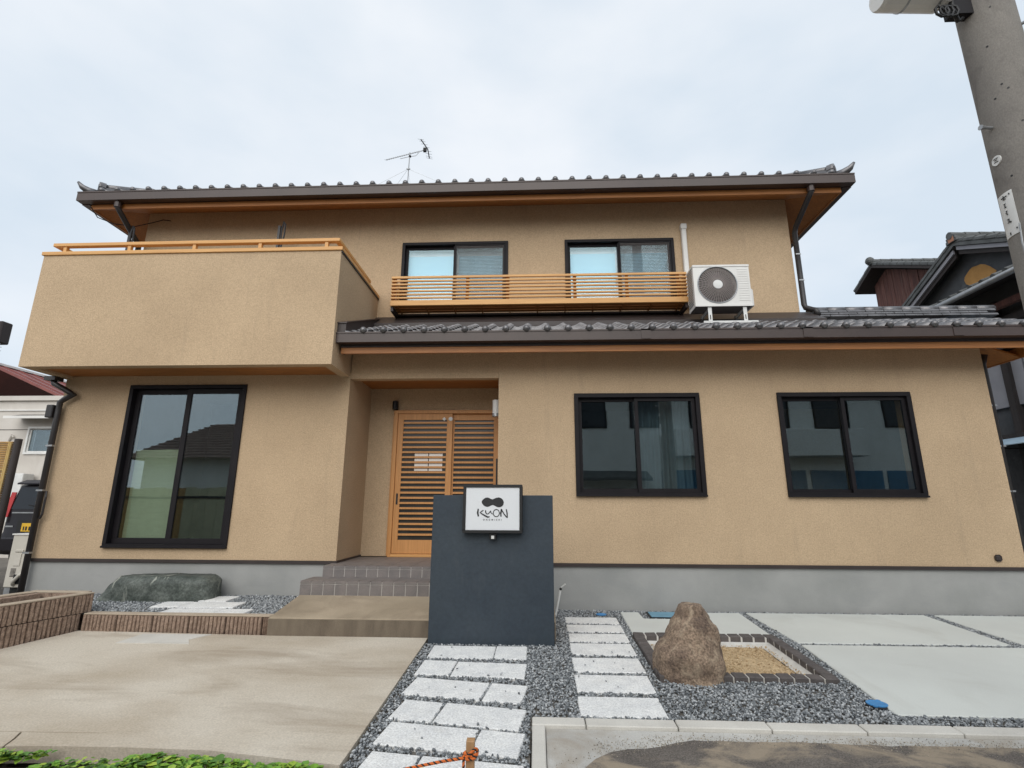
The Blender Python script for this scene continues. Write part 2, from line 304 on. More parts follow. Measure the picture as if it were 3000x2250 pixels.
wall_y(D,-6.70,-2.575,.545,3.06,[WT]); wall_y(D,-.502,5.93,.545,3.40,[WM,WR]); B('lintel', STUCCO, H, -2.572,-.504,D+.002,D+.13,2.969,3.40)
B('wall', STUCCO, H, -2.70,-2.575,D+.132,7.80,.535,3.06); B('wall', STUCCO, H, -.503,-.38,D+.132,7.80,.535,3.06)      # porch sides
wall_y(7.80,-2.70,-.38,.535,3.10,[(-2.165,-.505,.535,2.685)],.10)                                                     # porch back
B('porch_ceiling', EAVEW, H, -2.573,-.505,D+.131,7.798,3.04,3.06)
B('wall', STUCCO, H, -6.70,-6.58,D+.132,15.0,.545,4.1); B('wall', STUCCO, H, 5.81,5.93,D+.132,9.3,.545,3.42); B('wall', STUCCO, H, 4.05,5.93,9.3,9.42,.545,3.6)
WU1=(-2.21,-.452,4.42,5.565); WU2=(.514,2.278,4.42,5.565)
wall_y(DU,-6.77,4.175,4.0,6.32,[WU1,WU2])
B('wall', STUCCO, H, -6.768,-6.65,DU+.131,15.1,4.12,6.32); B('wall', STUCCO, H, 4.055,4.173,DU+.131,15.1,3.0,6.32); B('wall', STUCCO, H, -6.768,4.173,15.1,15.22,0,6.32)
# foundation and base trim
fd=MB(); fd.box(-6.68,-2.56,D+.012,D+.12,-.12,.528); fd.box(-2.56,-2.50,D+.12,7.9,-.12,.50); fd.box(-.52,5.915,D+.012,D+.12,-.12,.528); fd.box(5.80,5.915,D+.12,9.3,-.12,.528); fd.box(-6.68,-6.58,D+.12,15,-.12,.528); fd.build('foundation', FOUND, H)
for a,b in ((-6.715,-2.56),(-.515,5.945)): B('base_trim', TRIM, H, a,b,D-.014,D+.03,.515,.556)
B('base_trim', TRIM, H, -2.577,-2.56,D+.031,7.79,.531,.556)
B('vent_cap', TRIM, H, 5.57,5.65,D-.025,D+.001,.62,.70, bevel=.02)

# ---- windows: frame is the part, sashes, panes, blinds its sub-parts
def frame4(m,x0,x1,z0,z1,w,y0,y1):
    m.box(x0,x1,y0,y1,z1-w,z1); m.box(x0,x1,y0,y1,z0,z0+w); m.box(x0,x0+w,y0,y1,z0+w,z1-w); m.box(x1-w,x1,y0,y1,z0+w,z1-w); return m
def window(w, Y, gl, sash=.042, fw=.03, upper=False):
    x0,x1,z0,z1=w; m=frame4(MB(),x0-.012,x1+.012,z0-.012,z1+.012,fw+.012,Y-.022,Y+.10); m.box(x0-.014,x1+.014,Y-.045,Y-.023,z0-.012,z0+.012)
    f=m.build('window', DARK, H, .002)
    xm=(x0+x1)/2; e=fw+.001
    for (a,b,y) in ((x0+e,xm+.025,Y+.058),(xm-.025,x1-e,Y+.018)):
        frame4(MB(),a,b,z0+e,z1-e,sash,y,y+.034).build('sash', DARK, f, .002)
        B('pane', gl, f, a+sash-.004,b-sash+.004,y+.014,y+.019,z0+e+sash-.004,z1-e-sash+.004)
    # timber inner jamb and the room behind
    if not upper:
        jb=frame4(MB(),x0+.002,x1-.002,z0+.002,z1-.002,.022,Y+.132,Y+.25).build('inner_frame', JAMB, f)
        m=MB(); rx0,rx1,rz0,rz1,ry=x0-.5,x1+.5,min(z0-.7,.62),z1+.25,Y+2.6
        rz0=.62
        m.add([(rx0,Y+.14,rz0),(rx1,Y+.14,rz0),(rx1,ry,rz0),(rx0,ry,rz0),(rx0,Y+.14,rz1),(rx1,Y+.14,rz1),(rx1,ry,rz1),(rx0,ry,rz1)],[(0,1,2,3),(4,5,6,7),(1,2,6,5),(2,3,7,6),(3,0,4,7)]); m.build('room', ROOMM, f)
    return f
f=window(WT,D,GLASS,.070,.038)
def curtain(f,x0,x1,y,z0,z1,n=9,mt=CURT,name='curtain'):
    m=MB(); K=n*8; vs=[]
    for i in range(K+1):
        t=i/K; x=x0+(x1-x0)*t; yy=y+.028*math.sin(t*n*2*math.pi)+.008*math.sin(t*31)
        vs+=[(x,yy,z0),(x,yy,z1)]
    m.add(vs,[(2*i,2*i+2,2*i+3,2*i+1) for i in range(K)]); return m.build(name,mt,f,0,True)
BAMB = mat('bamboo_blind', (.42,.42,.26), .8, (.34,.335,.205), 3, stretch=(1,1,60))
curtain(f,-5.60,-4.92,D+.15,.76,2.0,1,BAMB,'bamboo_blind')
f=window(WM,D,GLASS,.048,.042); curtain(f,1.40,2.13,D+.32,1.40,2.70,7)
f=window(WR,D,GLASS,.048,.042)
for w in (WU1,WU2):
    f=window(w,DU,GLASSU,.045,.035,True); x0,x1,z0,z1=w; xm=(x0+x1)/2
    m=frame4(MB(),x0+.03,xm-.005,z0+.03,z1-.03,.04,DU+.135,DU+.16); frame4(m,xm+.005,x1-.03,z0+.03,z1-.03,.04,DU+.135,DU+.16); m.build('inner_frame', BLINDW, f)
    for a,b in ((x0+.07,xm-.045),(xm+.045,x1-.07)):
        B('blind', BLIND, f, a,b,DU+.165,DU+.17,z0+.30,z1-.16); B('blind_head', BLINDW, f, a,b,DU+.163,DU+.175,z1-.16,z1-.07); B('lower_pane', BLINDW, f, a,b,DU+.163,DU+.172,z0+.06,z0+.299)
    B('backing', ROOMM, f, x0-.05,x1+.05,DU+.20,DU+.22,z0-.05,z1+.05)
    # insect screen over the right half
    s=MB(); a,b=xm+.0,x1-.04
    frame4(s,a,b,z0+.04,z1-.035,.022,DU-.012,DU+.006); sc=s.build('screen_frame', DARK, f)
    m=MB(); n=44; k=40
    for i in range(n): x=a+.022+(b-a-.044)*(i+.5)/n; m.box(x-.0022,x+.0022,DU-.004,DU-.002,z0+.062,z1-.058)
    for i in range(k): z=z0+.062+(z1-z0-.12)*(i+.5)/k; m.box(a+.022,b-.022,DU-.0015,DU+.0005,z-.0022,z+.0022)
    m.build('insect_screen', ACDARK, f)

# ---- sliding entrance door
dx0,dx1,dz0,dz1=-2.165,-.505,.545,2.685; Yd=7.755
m=frame4(MB(),dx0,dx1,dz0-.02,dz1,.05,Yd-.02,Yd+.12); m.box(dx0-.022,dx0-.001,Yd+.0,Yd+.06,dz0,dz1)
door=m.build('door', DOORW, H, .003); B('threshold', RAILW, door, dx0+.05,dx1-.05,Yd-.025,Yd-.021,dz0-.008,dz0+.018)
def leaf(x0,x1,y,st=.085):
    m=MB(); z0,z1=dz0+.032,dz1-.052; m.box(x0,x0+st,y,y+.035,z0,z1); m.box(x1-st,x1,y,y+.035,z0,z1); m.box(x0+st,x1-st,y,y+.035,z1-.095,z1); m.box(x0+st,x1-st,y+.001,y+.034,z0,z0+.19)
    m.build('door_leaf', DOORW, door, .002)
    B('pane', DOORG, door, x0+st-.003,x1-st+.003,y+.022,y+.026,z0+.185,z1-.09)
    a,b=z0+.19,z1-.095; n=23; base=None
    for i in range(n):
        z=a+(b-a)*(i+1)/(n+.6)
        if base is None:
            base=B('slat', DOORW, door, x0+st+.001,x1-st-.001,y-.006,y+.021,z-.0145,z+.0145); z00=z
        else:
            c=base.copy(); COL.objects.link(c); c.location=base.location+Vector((0,0,z-z00))
leaf(-1.33,-.555,Yd+.045); leaf(-2.113,-1.27,Yd+.002)
B('finger_pull', BLACK, door, -2.082,-2.055,Yd-.002,Yd+.003,1.27,1.43); B('finger_pull', BLACK, door, -.600,-.575,Yd+.041,Yd+.046,1.55,1.95)
MB().lathe((-1.40,Yd-.003,2.55),[(.001,-.004),(.03,-.004),(.03,.006)],4,'y').build('lock_plate', WHITEP, door); MB().lathe((-1.30,Yd-.004,2.55),[(.001,-.006),(.032,-.006),(.032,.004)],14,'y').build('lock_plate', WHITEP, door)
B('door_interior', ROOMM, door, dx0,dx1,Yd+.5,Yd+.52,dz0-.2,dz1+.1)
# porch lamp and sensor
m=MB(); m.tube([(-2.17,7.75,2.70),(-2.17,7.75,2.83)],.045,12); m.box(-2.20,-2.14,7.77,7.81,2.73,2.79); m.build('spot_lamp', BLACK, H)
m=MB(); m.tube([(-.565,7.28,2.54),(-.565,7.28,2.74)],.055,14); m.box(-.53,-.50,7.25,7.31,2.58,2.70); lp=m.build('porch_lamp', WHITEP, H); MB().tube([(-.565,7.28,2.50),(-.565,7.28,2.545)],.058,14).build('lamp_rim', STEEL, lp); B('lamp_plate', BLACK, lp, -.525,-.503,7.20,7.36,2.50,2.76)

# ---- balcony
m=MB(); bx0,bx1,by0=-6.745,-2.585,6.181; t=.13; z0,z1=2.995,4.575
m.box(bx0,bx1,by0,by0+t,z0,z1); m.box(bx0,bx0+t,by0+t,DU-.001,z0,z1); m.box(bx1-t,bx1,by0+t,DU-.001,z0,z1); m.box(bx0+t,bx1-t,by0+t,DU-.001,3.35,3.45)
bal=m.build('balcony', STUCCO, H); B('balcony_soffit', EAVEW, bal, bx0+t,bx1-t,by0+t,D-.001,3.03,3.05)
c=MB(); o=.022; c.box(bx0-o,bx1+o,by0-o,by0+t+.02,z1+.001,z1+.052); c.box(bx0-o,bx0+t+.02,by0+t+.021,DU-.002,z1+.001,z1+.052); c.box(bx1-t-.02,bx1+o,by0+t+.021,DU-.002,z1+.001,z1+.052); c.build('parapet_cap', RAILW, bal, .004)
B('drip_edge', TRIM, bal, bx1+.001,bx1+.016,by0+.0,DU-.003,z1-.022,z1+.0005)
rz0,rz1=4.735,4.785; rx0,rx1,ry0=-6.69,-2.635,6.215
B('rail', RAILW, bal, rx0,rx1,ry0,ry0+.075,rz0,rz1,bevel=.006); B('rail', RAILW, bal, rx0,rx0+.075,ry0+.076,DU-.25,rz0,rz1,bevel=.006); B('rail', RAILW, bal, rx1-.075,rx1,ry0+.076,DU-.25,rz0,rz1,bevel=.006)
for i in range(5): x=-6.52+.925*i; B('rail_post', RAILW, bal, x-.022,x+.022,ry0+.015,ry0+.06,z1+.051,rz0+.001)
for i in range(2):
    for x in (rx0+.037,rx1-.037): y=6.9+.6*i; B('rail_post', RAILW, bal, x-.022,x+.022,y-.022,y+.022,z1+.051,rz0+.001)
# clothes-pole brackets
for x,zt in ((-4.22,5.80),(-6.80,5.78)):
    m=MB(); m.box(x-.055,x-.015,7.56,7.60,4.75,zt); m.box(x-.06,x-.01,7.60,DU,5.0,5.06)
    m.tube([(x+.05,7.50,zt-.42),(x+.06,7.48,zt-.12),(x+.085,7.48,zt+.02),(x+.11,7.48,zt-.02),(x+.10,7.5,zt-.2),(x+.06,7.5,zt-.5)],.014,6); m.box(x-.012,x+.09,7.48,7.52,zt-.5,zt-.44); m.build('clothes_pole_bracket', PIPE, bal)
B('clothes_post', WHITEP, bal, -6.13,-6.08,7.70,7.75,4.55,5.30); MB().tube([(-6.12,7.68,5.27),(-6.02,7.6,5.30),(-5.98,7.55,5.30)],.012,6).build('hook', WHITEP, bal)
# loose cable under the left eave
MB().tube([(-7.30,7.25,6.02),(-7.2,7.3,5.86),(-7.0,7.4,5.80),(-6.8,7.6,5.86),(-6.62,7.75,6.02),(-6.48,7.80,6.10),(-6.36,7.82,6.09)],.008,6).build('cable', DARK, H)
# timber fascia band under the balcony end
# ---- downpipes
def pipe(pts,r=.036,name='downpipe'): return MB().tube(pts,r,10).build(name, PIPE, H, 0, True)
dp=pipe([(-6.79,6.74,2.97),(-6.76,6.74,2.90),(-6.50,6.72,2.775),(-6.46,6.76,2.75),(-6.60,6.78,2.685),(-6.655,6.78,2.64),(-6.655,6.78,2.5),(-6.655,6.79,.05)],.037)
MB().box(-6.86,-6.70,6.67,6.81,2.94,2.995).build('drain_head', PIPE, dp); MB().box(-6.80,-6.70,6.73,6.83,2.42,2.60).build('collector', PIPE, dp,.01)
for z in (2.02,1.42,.62): B('pipe_clip', STEEL, dp, -6.70,-6.61,6.745,6.80,z,z+.022)
MB().tube([(-6.60,6.80,1.42),(-6.575,6.78,1.34),(-6.575,6.78,1.12),(-6.61,6.79,1.06)],.014,6).build('cable', PIPE, dp)
pl_=pipe([(-6.80,7.20,6.06),(-6.80,7.20,5.98),(-6.79,7.26,5.92),(-6.815,7.68,5.66),(-6.815,7.77,5.60),(-6.815,7.79,4.5)],.042)
pr=pipe([(4.25,7.20,6.06),(4.25,7.20,5.97),(4.24,7.27,5.92),(4.235,7.72,5.68),(4.235,7.785,5.60),(4.235,7.79,4.36),(4.24,7.77,4.30),(4.30,7.70,4.24),(4.33,7.66,4.22),(4.335,7.62,4.12)],.042)
for a,q_ in (((4.25,7.20,6.06),pr),((-6.80,7.20,6.06),pl_)): MB().tube([(a[0],a[1],a[2]+.02),(a[0],a[1],a[2]-.09)],.052,12).build('outlet', GUTTER, q_)
for z in (5.2,4.75): B('pipe_clip', STEEL, pr, 4.19,4.27,7.742,7.75,z,z+.02)
rp_=pipe([(6.00,6.88,3.25),(5.985,6.92,3.12),(5.985,6.93,.0)],.037)
for z in (2.55,2.02,1.45): B('pipe_clip', STEEL, rp_, 5.93,6.03,6.89,6.93,z,z+.02)

# ---- window railing (timber-look slats)
gx0,gx1,gy=-2.25,2.33,7.40
m=MB(); m.box(gx0,gx1,gy,gy+.035,4.275,4.362); m.box(gx0,gx0+.035,gy+.036,DU-.001,4.275,4.362); m.box(gx1-.035,gx1,gy+.036,DU-.001,4.275,4.362)
rail=m.build('window_railing', RAILW, H, .004)
for i in range(7):
    z=4.392+.0565*i; hh=.019 if i==6 else .0138
    for (a,b,c,d) in ((gx0,gx1,gy,gy+.03),): B('slat', RAILW, rail, a,b,c,d,z,z+hh*1.9,bevel=.003)
    B('slat', RAILW, rail, gx0,gx0+.03,gy+.031,DU-.002,z,z+hh*1.9); B('slat', RAILW, rail, gx1-.03,gx1,gy+.031,DU-.002,z,z+hh*1.9)
for x in (-2.20,-1.05,-.42,.62,1.42,2.20): B('post', EAVEW, rail, x-.025,x+.025,gy+.032,gy+.062,4.36,4.762)
for i in range(11):
    x=gx0+.1+.438*i; B('bracket', EAVEW, rail, x-.010,x+.010,gy+.037,DU-.051,4.270,4.2855)
for y in (gy+.05,gy+.16,gy+.27): B('floor_bar', EAVEW, rail, gx0+.04,gx1-.04,y,y+.085,4.286,4.305)
B('ledger', TRIM, rail, gx0+.04,gx1-.04,DU-.05,DU-.002,4.25,4.284)
B('bracket', TRIM, rail, gx0+.0,gx0+.04,gy+.04,DU-.001,4.20,4.274); B('bracket', TRIM, rail, gx1-.04,gx1,gy+.04,DU-.001,4.20,4.274)
# refrigerant pipe cover on the wall
m=MB(); m.box(2.415,2.495,DU-.075,DU-.001,4.35,5.74); m.box(2.405,2.505,DU-.09,DU-.0015,5.70,5.80); m.build('pipe_cover', WHITE, H, .012)

# ---- roofs
def tile_mesh(name, eave):
    W_,L_,T=.265,.285,.018; us=[0,.03,.065,.1,.14,.175,.195,.215,.24,.265,.288,.30]
    def pz(u): return -.026*math.sin(math.pi*u/.185) if u<.185 else .029*math.sin(math.pi*(u-.185)/.115)
    m=MB(); n=len(us); vs=[]
    for y in (0,L_):
        for u in us: vs.append((u,y,pz(u)+T))
    for u in us: vs.append((u,0,pz(u)-(.035 if eave and u<.19 else 0)))
    m.add(vs,[(i,i+1,n+i+1,n+i) for i in range(n-1)]+[(2*n+i,2*n+i+1,i+1,i) for i in range(n-1)])
    if eave: m.ball((.243,-.016,.020),.045,12,7)
    me=m.mesh(name); me.materials.append(TILE)
    for p in me.polygons: p.use_smooth=True
    return me
TM, TME = tile_mesh('tile',False), tile_mesh('eave_tile',True)
PT=.45; ang=math.atan(PT)-.06
def tiles(parent, xstart, nc, y0, z0, courses, skip=lambda x,c:False, PT=PT):
    ang=math.atan(PT)-.06
    for c in range(courses):
        y=y0+c*.235*math.cos(math.atan(PT)); z=z0+c*.235*math.sin(math.atan(PT))
        for i in range(nc):
            x=xstart+i*.265
            if skip(x,c): continue
            o=bpy.data.objects.new('eave_tile' if c==0 else 'roof_tile', TME if c==0 else TM); COL.objects.link(o); o.parent=parent
            o.location=Vector((x,y,z+random.uniform(-.002,.002)))-wpos(parent); o.rotation_euler=(ang,random.uniform(-.006,.006),0)
# lower roof
E0,EZ=6.275,3.45
def gut(x0,x1,y0,z1,h=.115,d=.115):     # box gutter along x
    m=MB(); m.box(x0,x1,y0,y0+.008,z1-h,z1); m.box(x0,x1,y0-.008,y0-.001,z1-.018,z1+.002); m.box(x0,x1,y0+.009,y0+d,z1-h,z1-h+.008); m.box(x0,x1,y0+d-.008,y0+d,z1-h+.009,z1-.02); m.box(x0,x0+.006,y0+.009,y0+d-.009,z1-h+.009,z1-.001); m.box(x1-.006,x1,y0+.009,y0+d-.009,z1-h+.009,z1-.001); return m
m=MB(); x0,x1=-2.58,6.53; y1=7.86
PL=.41
def zr(y): return EZ-.02+PL*(y-E0)
m.hexa([(x0,E0+.06,zr(E0+.06)-.06),(x1,E0+.06,zr(E0+.06)-.06),(x1,y1,zr(y1)-.06),(x0,y1,zr(y1)-.06)],[(x0,E0+.06,zr(E0+.06)),(x1,E0+.06,zr(E0+.06)),(x1,y1,zr(y1)),(x0,y1,zr(y1))])
m.hexa([(4.3,y1+.001,zr(y1)-.06),(x1,y1+.001,zr(y1)-.06),(x1,9.4,3.6),(4.3,9.4,3.6)],[(4.3,y1+.001,zr(y1)),(x1,y1+.001,zr(y1)),(x1,9.4,3.66),(4.3,9.4,3.66)])
lr=m.build('lower_roof', TRIM, H)
tiles(lr,-2.47,34,E0-.012,EZ+.0,6,lambda x,c:False,.41)
gm=gut(-2.583,6.58,6.245,3.440,.135); gm.build('gutter', GUTTER, lr)
for x in (1.40,3.4,5.2): MB().box(x-.06,x+.06,6.237,6.2435,3.31,3.439).build('gutter_joint', GUTTER, lr)
m=MB(); m.box(6.475,6.585,6.362,9.0,3.29,3.40); m.build('gutter', GUTTER, lr)
B('fascia', EAVEW, H, -2.55,6.45,6.375,6.405,3.19,3.33); B('fascia', EAVEW, H, 6.42,6.45,6.406,9.3,3.19,3.33); B('eave_board', TRIM, H, -2.56,6.47,6.36,6.372,3.27,3.40)
m=MB(); m.hexa([(-2.55,6.406,3.20),(6.419,6.406,3.20),(6.419,D-.001,3.375),(-2.55,D-.001,3.375)],[(-2.55,6.406,3.225),(6.419,6.406,3.225),(6.419,D-.001,3.40),(-2.55,D-.001,3.40)])
m.hexa([(5.932,D,3.375),(6.419,D,3.20),(6.419,9.3,3.20),(5.932,9.3,3.375)],[(5.932,D,3.40),(6.419,D,3.225),(6.419,9.3,3.225),(5.932,9.3,3.40)]); m.build('soffit', EAVEW, H)
# flashing along the upper wall and the balcony side
m=MB(); m.hexa([(-2.58,7.36,3.90),(4.30,7.36,3.90),(4.30,DU-.001,4.10),(-2.58,DU-.001,4.10)],[(-2.58,7.36,3.975),(4.30,7.36,3.975),(4.30,DU-.001,4.25),(-2.58,DU-.001,4.25)]); m.build('flashing', TRIM, lr)
def ys_(x0,x1,ya,yb,h0,h1,nm,mt): 
    return MB().hexa([(x0,ya,zr(ya)+h0),(x1,ya,zr(ya)+h0),(x1,yb,zr(yb)+h0),(x0,yb,zr(yb)+h0)],[(x0,ya,zr(ya)+h1),(x1,ya,zr(ya)+h1),(x1,yb,zr(yb)+h1),(x0,yb,zr(yb)+h1)]).build(nm,mt,lr)
ys_(-2.584,-2.47,6.27,7.60,.0,.15,'side_flashing',TRIM); ys_(-2.584,-2.455,6.255,7.61,.151,.165,'flashing_cap',GUTTER)
# ridge beyond the upper wall: three layers of flat tiles and round caps
yr=7.90; zb=zr(7.86)+.07
for k in range(3):
    x=4.33+(.14 if k%2 else 0); w_=.13-.016*k
    while x<6.9:
        MB().hexa([(x+.003,yr-w_,zb+k*.042),(x+.277,yr-w_,zb+k*.042),(x+.277,yr+w_,zb+k*.042),(x+.003,yr+w_,zb+k*.042)],[(x+.003,yr-w_+.02,zb+k*.042+.038),(x+.277,yr-w_+.02,zb+k*.042+.038),(x+.277,yr+w_-.02,zb+k*.042+.038),(x+.003,yr+w_-.02,zb+k*.042+.038)]).build('ridge_tile', TILE, lr, .004); x+=.28
x=4.33
while x<6.9:
    MB().tube([(x+.004,yr,zb+.138),(x+.28,yr,zb+.138)],.062,10).build('ridge_cap', TILE, lr, 0, True); x+=.284
# upper hip roof
ex0,ex1,ey0,ey1,ez=-7.44,4.87,7.135,15.85,6.225; run=(ey1-ey0)/2; rzz=ez+PT*run
A_=[(ex0+.05,ey0+.05,ez-.01),(ex1-.05,ey0+.05,ez-.01),(ex1-.05,ey1-.05,ez-.01),(ex0+.05,ey1-.05,ez-.01)]; R0,R1=(ex0+run,ey0+run,rzz-.02),(ex1-run,ey0+run,rzz-.02)
m=MB(); m.add(A_+[R0,R1],[(0,1,5,4),(1,2,5),(2,3,4,5),(3,0,4)]); ur=m.build('upper_roof', TILE, H)
nU=45; tiles(ur,-7.33,nU,ey0+.045,ez+.03,1)
# the field of tiles behind the eave row, joined
m=MB(); us=[0,.06,.12,.185,.215,.243,.27]
for c in range(1,17):
    y=ey0+.045+c*.235*.912; z=ez+.03+c*.235*.41; d=c*.235*.912
    for i in range(nU):
        x=-7.33+i*.265
        if x<ex0+d+.1 or x>ex1-d-.35: continue
        vs=[]
        for yy,zz in ((0,.0),(.26,.26*math.tan(ang))):
            for u in us: vs.append((x+u,y+yy,z+zz+(-.026*math.sin(math.pi*u/.185) if u<.185 else .046*math.sin(math.pi*(u-.185)/.085))+.02))
        n=len(us); m.add(vs,[(k,k+1,n+k+1,n+k) for k in range(n-1)])
tag(m.build('tile_field', TILE, ur, 0, True), kind='stuff')
gut(ex0-.02,ex1+.02,ey0-.01,ez+.0,.155).build('gutter', GUTTER, ur)
for xx in (ex0-.02,ex1-.10):
    m=MB(); m.box(xx,xx+.12,ey0+.11,ey1,ez-.165,ez-.0); m.build('gutter', GUTTER, ur)
fx0,fx1,fy0=ex0+.13,ex1-.13,ey0+.125
B('fascia', EAVEW, H, fx0,fx1,fy0,fy0+.03,5.985,6.12); B('fascia', EAVEW, H, fx0,fx0+.03,fy0+.031,ey1-.2,5.985,6.12); B('fascia', EAVEW, H, fx1-.03,fx1,fy0+.031,ey1-.2,5.985,6.12)
m=MB(); m.box(fx0-.03,fx1+.03,fy0-.012,fy0-.001,6.07,6.21); m.box(fx0-.03,fx0-.001,fy0,ey1-.2,6.07,6.21); m.box(fx1+.001,fx1+.03,fy0,ey1-.2,6.07,6.21); m.build('eave_board', TRIM, H)
def sof(a,b): return [(x,y,z) for x,y,z in a],[(x,y,z+.02) for x,y,z in a]
m=MB(); zi,zw=6.0,6.245; i0,i1,j0=fx0+.031,fx1-.031,fy0+.031; w0,w1,v0=-6.772,4.177,DU-.002
for quad in ([(i0,j0,zi),(i1,j0,zi),(w1,v0,zw),(w0,v0,zw)],[(w1,v0,zw),(i1,j0,zi),(i1,15.6,zi),(w1,15.6,zw)],[(i0,j0,zi),(w0,v0,zw),(w0,15.6,zw),(i0,15.6,zi)]):
    a,b=sof(quad,0); m.hexa(a,b)
m.build('soffit', EAVEW, H)
# hips
for cx,sx in ((ex1,-1),(ex0,1)):
    p0=Vector((cx+sx*.20,ey0+.20,ez+.14)); p1=Vector((cx+sx*run,ey0+run,rzz+.06)); d=(p1-p0)
    n=14; side=Vector((1,sx*-1,0)).normalized()
    for k in range(2):
        w_=.10-.02*k; a=p0+Vector((0,0,-.06+.05*k)); b=a+d; s2=Vector((sx*-1*-1,1,0)).normalized()
        pr_=Vector((-d.y,d.x,0)).normalized()
        m=MB().hexa([a-pr_*w_,a+pr_*w_,b+pr_*w_,b-pr_*w_],[v+Vector((0,0,.045)) for v in (a-pr_*w_,a+pr_*w_,b+pr_*w_,b-pr_*w_)]); m.build('hip_layer', TILE, ur)
    for i in range(n):
        a=p0+d*(i/n)+Vector((0,0,.065)); b=p0+d*((i+.97)/n)+Vector((0,0,.065)); MB().tube([a,b],[.062,.058],10).build('hip_cap', TILE, ur, 0, True)
    # end tile: disc with rim, and the shoulder block
    dn=Vector((d.x,d.y,0)).normalized(); e=p0-dn*.03+Vector((0,0,.055)); m=MB()
    m.tube([e-dn*.01,e+dn*.06],.098,16); m.tube([e-dn*.035,e-dn*.008],[.092,.098],16)
    pr_=Vector((-dn.y,dn.x,0)); a=e+Vector((0,0,-.15)); m.hexa([a-pr_*.12,a+pr_*.12,a+pr_*.12+dn*.05,a-pr_*.12+dn*.05],[v+Vector((0,0,.11)) for v in (a-pr_*.09,a+pr_*.09,a+pr_*.09+dn*.05,a-pr_*.09+dn*.05)]); m.build('hip_end_tile', TILE, ur)
    MB().tube([e-dn*.042,e-dn*.036],.055,14).build('end_disc', TRIM, ur)
    c0=Vector((cx+sx*.16,ey0+.16,ez+.06)); MB().tube([c0,c0-dn*.12+Vector((0,0,.01)),c0-dn*.21+Vector((0,0,.05)),c0-dn*.27+Vector((0,0,.115))],[.075,.065,.045,.018],8).build('corner_tile', TILE, ur, 0, True)
m=MB(); m.box(R0[0],R1[0],R0[1]-.12,R0[1]+.12,rzz-.02,rzz+.16); m.tube([(R0[0]-.1,R0[1],rzz+.2),(R1[0]+.1,R1[1],rzz+.2)],.08,10); m.build('main_ridge', TILE, ur)

# ---- porch platform and tiled steps
px0=-2.765; m=MB()
m.hexa([(px0,5.60,-.14),(.19,5.625,-.14),(.19,6.19,-.14),(-2.72,6.19,-.14)],[(px0,5.60,.120),(.19,5.625,.120),(.19,6.19,.250),(-2.72,6.19,.250)])
pp=m.build('porch_platform', PORCH, H, .008)
MB().hexa([(px0+.006,5.592,-.14),(.186,5.617,-.14),(.186,5.6235,-.14),(px0+.006,5.5985,-.14)],[(px0+.006,5.592,.108),(.186,5.617,.108),(.186,5.6235,.108),(px0+.006,5.5985,.108)]).build('platform_face', PORCHF, pp)  # thin front skin in the stained colour that also has shade painted in
def step(x0,x1,y0,y1,z0,z1,nm):
    s=B(nm, GROUT, H, x0,x1,y0,y1,z0,z1-.008)
    w=.1365; x=x0+.002; i=0
    while x<x1-.01:
        xe=min(x+w,x1)
        B('riser_tile', STEPT, s, x,xe-.008,y0-.005,y0-.0005,z0+.004,z1-.040); B('nosing_tile', STEPT, s, x,xe-.007,y0-.0065,y0+.06,z1-.033,z1); x+=w
    y=y0+.063; 
    while y<y1-.02:
        ye=min(y+.30,y1); x=x0+.002
        while x<x1-.01:
            xe=min(x+.2735,x1); B('tread_tile', STEPT, s, x,xe-.004,y,ye-.004,z1-.0085,z1-.0005); x+=.2735
        y=ye
    return s
step(-2.72,-.3,6.187,6.553,.10,.403,'step'); 
step(-2.616,-.52,6.557,7.74,.10,.530,'landing')
# ================================================================ things on and around the house
GRILLE=mat('grille_wire',(.36,.31,.29),.5)
# ---- air conditioner on the lower roof
AC=thing('air_conditioner', (2.7,7.15,3.80), 'white air conditioner outdoor unit on a steel stand above the lower roof tiles', 'air conditioner')
ax0,ax1,ay0,ay1,az0,az1=2.305,3.105,7.03,7.33,4.045,4.685
fx,fz,fr_=2.640,4.378,.272
# casing with a round opening in the front
m=MB(); n=40
circ=[(fx+fr_*math.cos(2*math.pi*i/n),fz+fr_*math.sin(2*math.pi*i/n)) for i in range(n)]
def onrect(a):
    dx,dz=math.cos(a),math.sin(a); ts=[]
    for v,lo,hi,c in ((dx,ax0,ax1,fx),(dz,az0,az1,fz)):
        if abs(v)>1e-9: ts.append(((hi if v>0 else lo)-c)/v)
    t=min(ts); return (fx+dx*t,fz+dz*t)
ring=sorted([2*math.pi*i/n for i in range(n)]+[math.atan2(z-fz,x-fx)%(2*math.pi) for x in (ax0,ax1) for z in (az0,az1)]); k=len(ring)
inn=[(fx+fr_*math.cos(a),ay0,fz+fr_*math.sin(a)) for a in ring]; ou=[(onrect(a)[0],ay0,onrect(a)[1]) for a in ring]; bk=[(fx+fr_*math.cos(a),ay0+.10,fz+fr_*math.sin(a)) for a in ring]
m.add(inn+ou+bk,[(i,(i+1)%k,k+(i+1)%k,k+i) for i in range(k)]+[(i,2*k+i,2*k+(i+1)%k,(i+1)%k) for i in range(k)])
m.add([(ax0,ay0,az0),(ax1,ay0,az0),(ax1,ay1,az0),(ax0,ay1,az0),(ax0,ay0,az1),(ax1,ay0,az1),(ax1,ay1,az1),(ax0,ay1,az1)],[(4,5,6,7),(1,2,6,5),(2,3,7,6),(3,0,4,7)])
case=m.build('casing', WHITE, AC)
B('base_pan', ACDARK, AC, ax0+.01,ax1-.01,ay0+.01,ay1-.01,az0-.004,az0+.002)
B('top_lip', WHITE, AC, ax0-.006,ax1+.006,ay0-.008,ay1,az1-.028,az1+.006, bevel=.004)
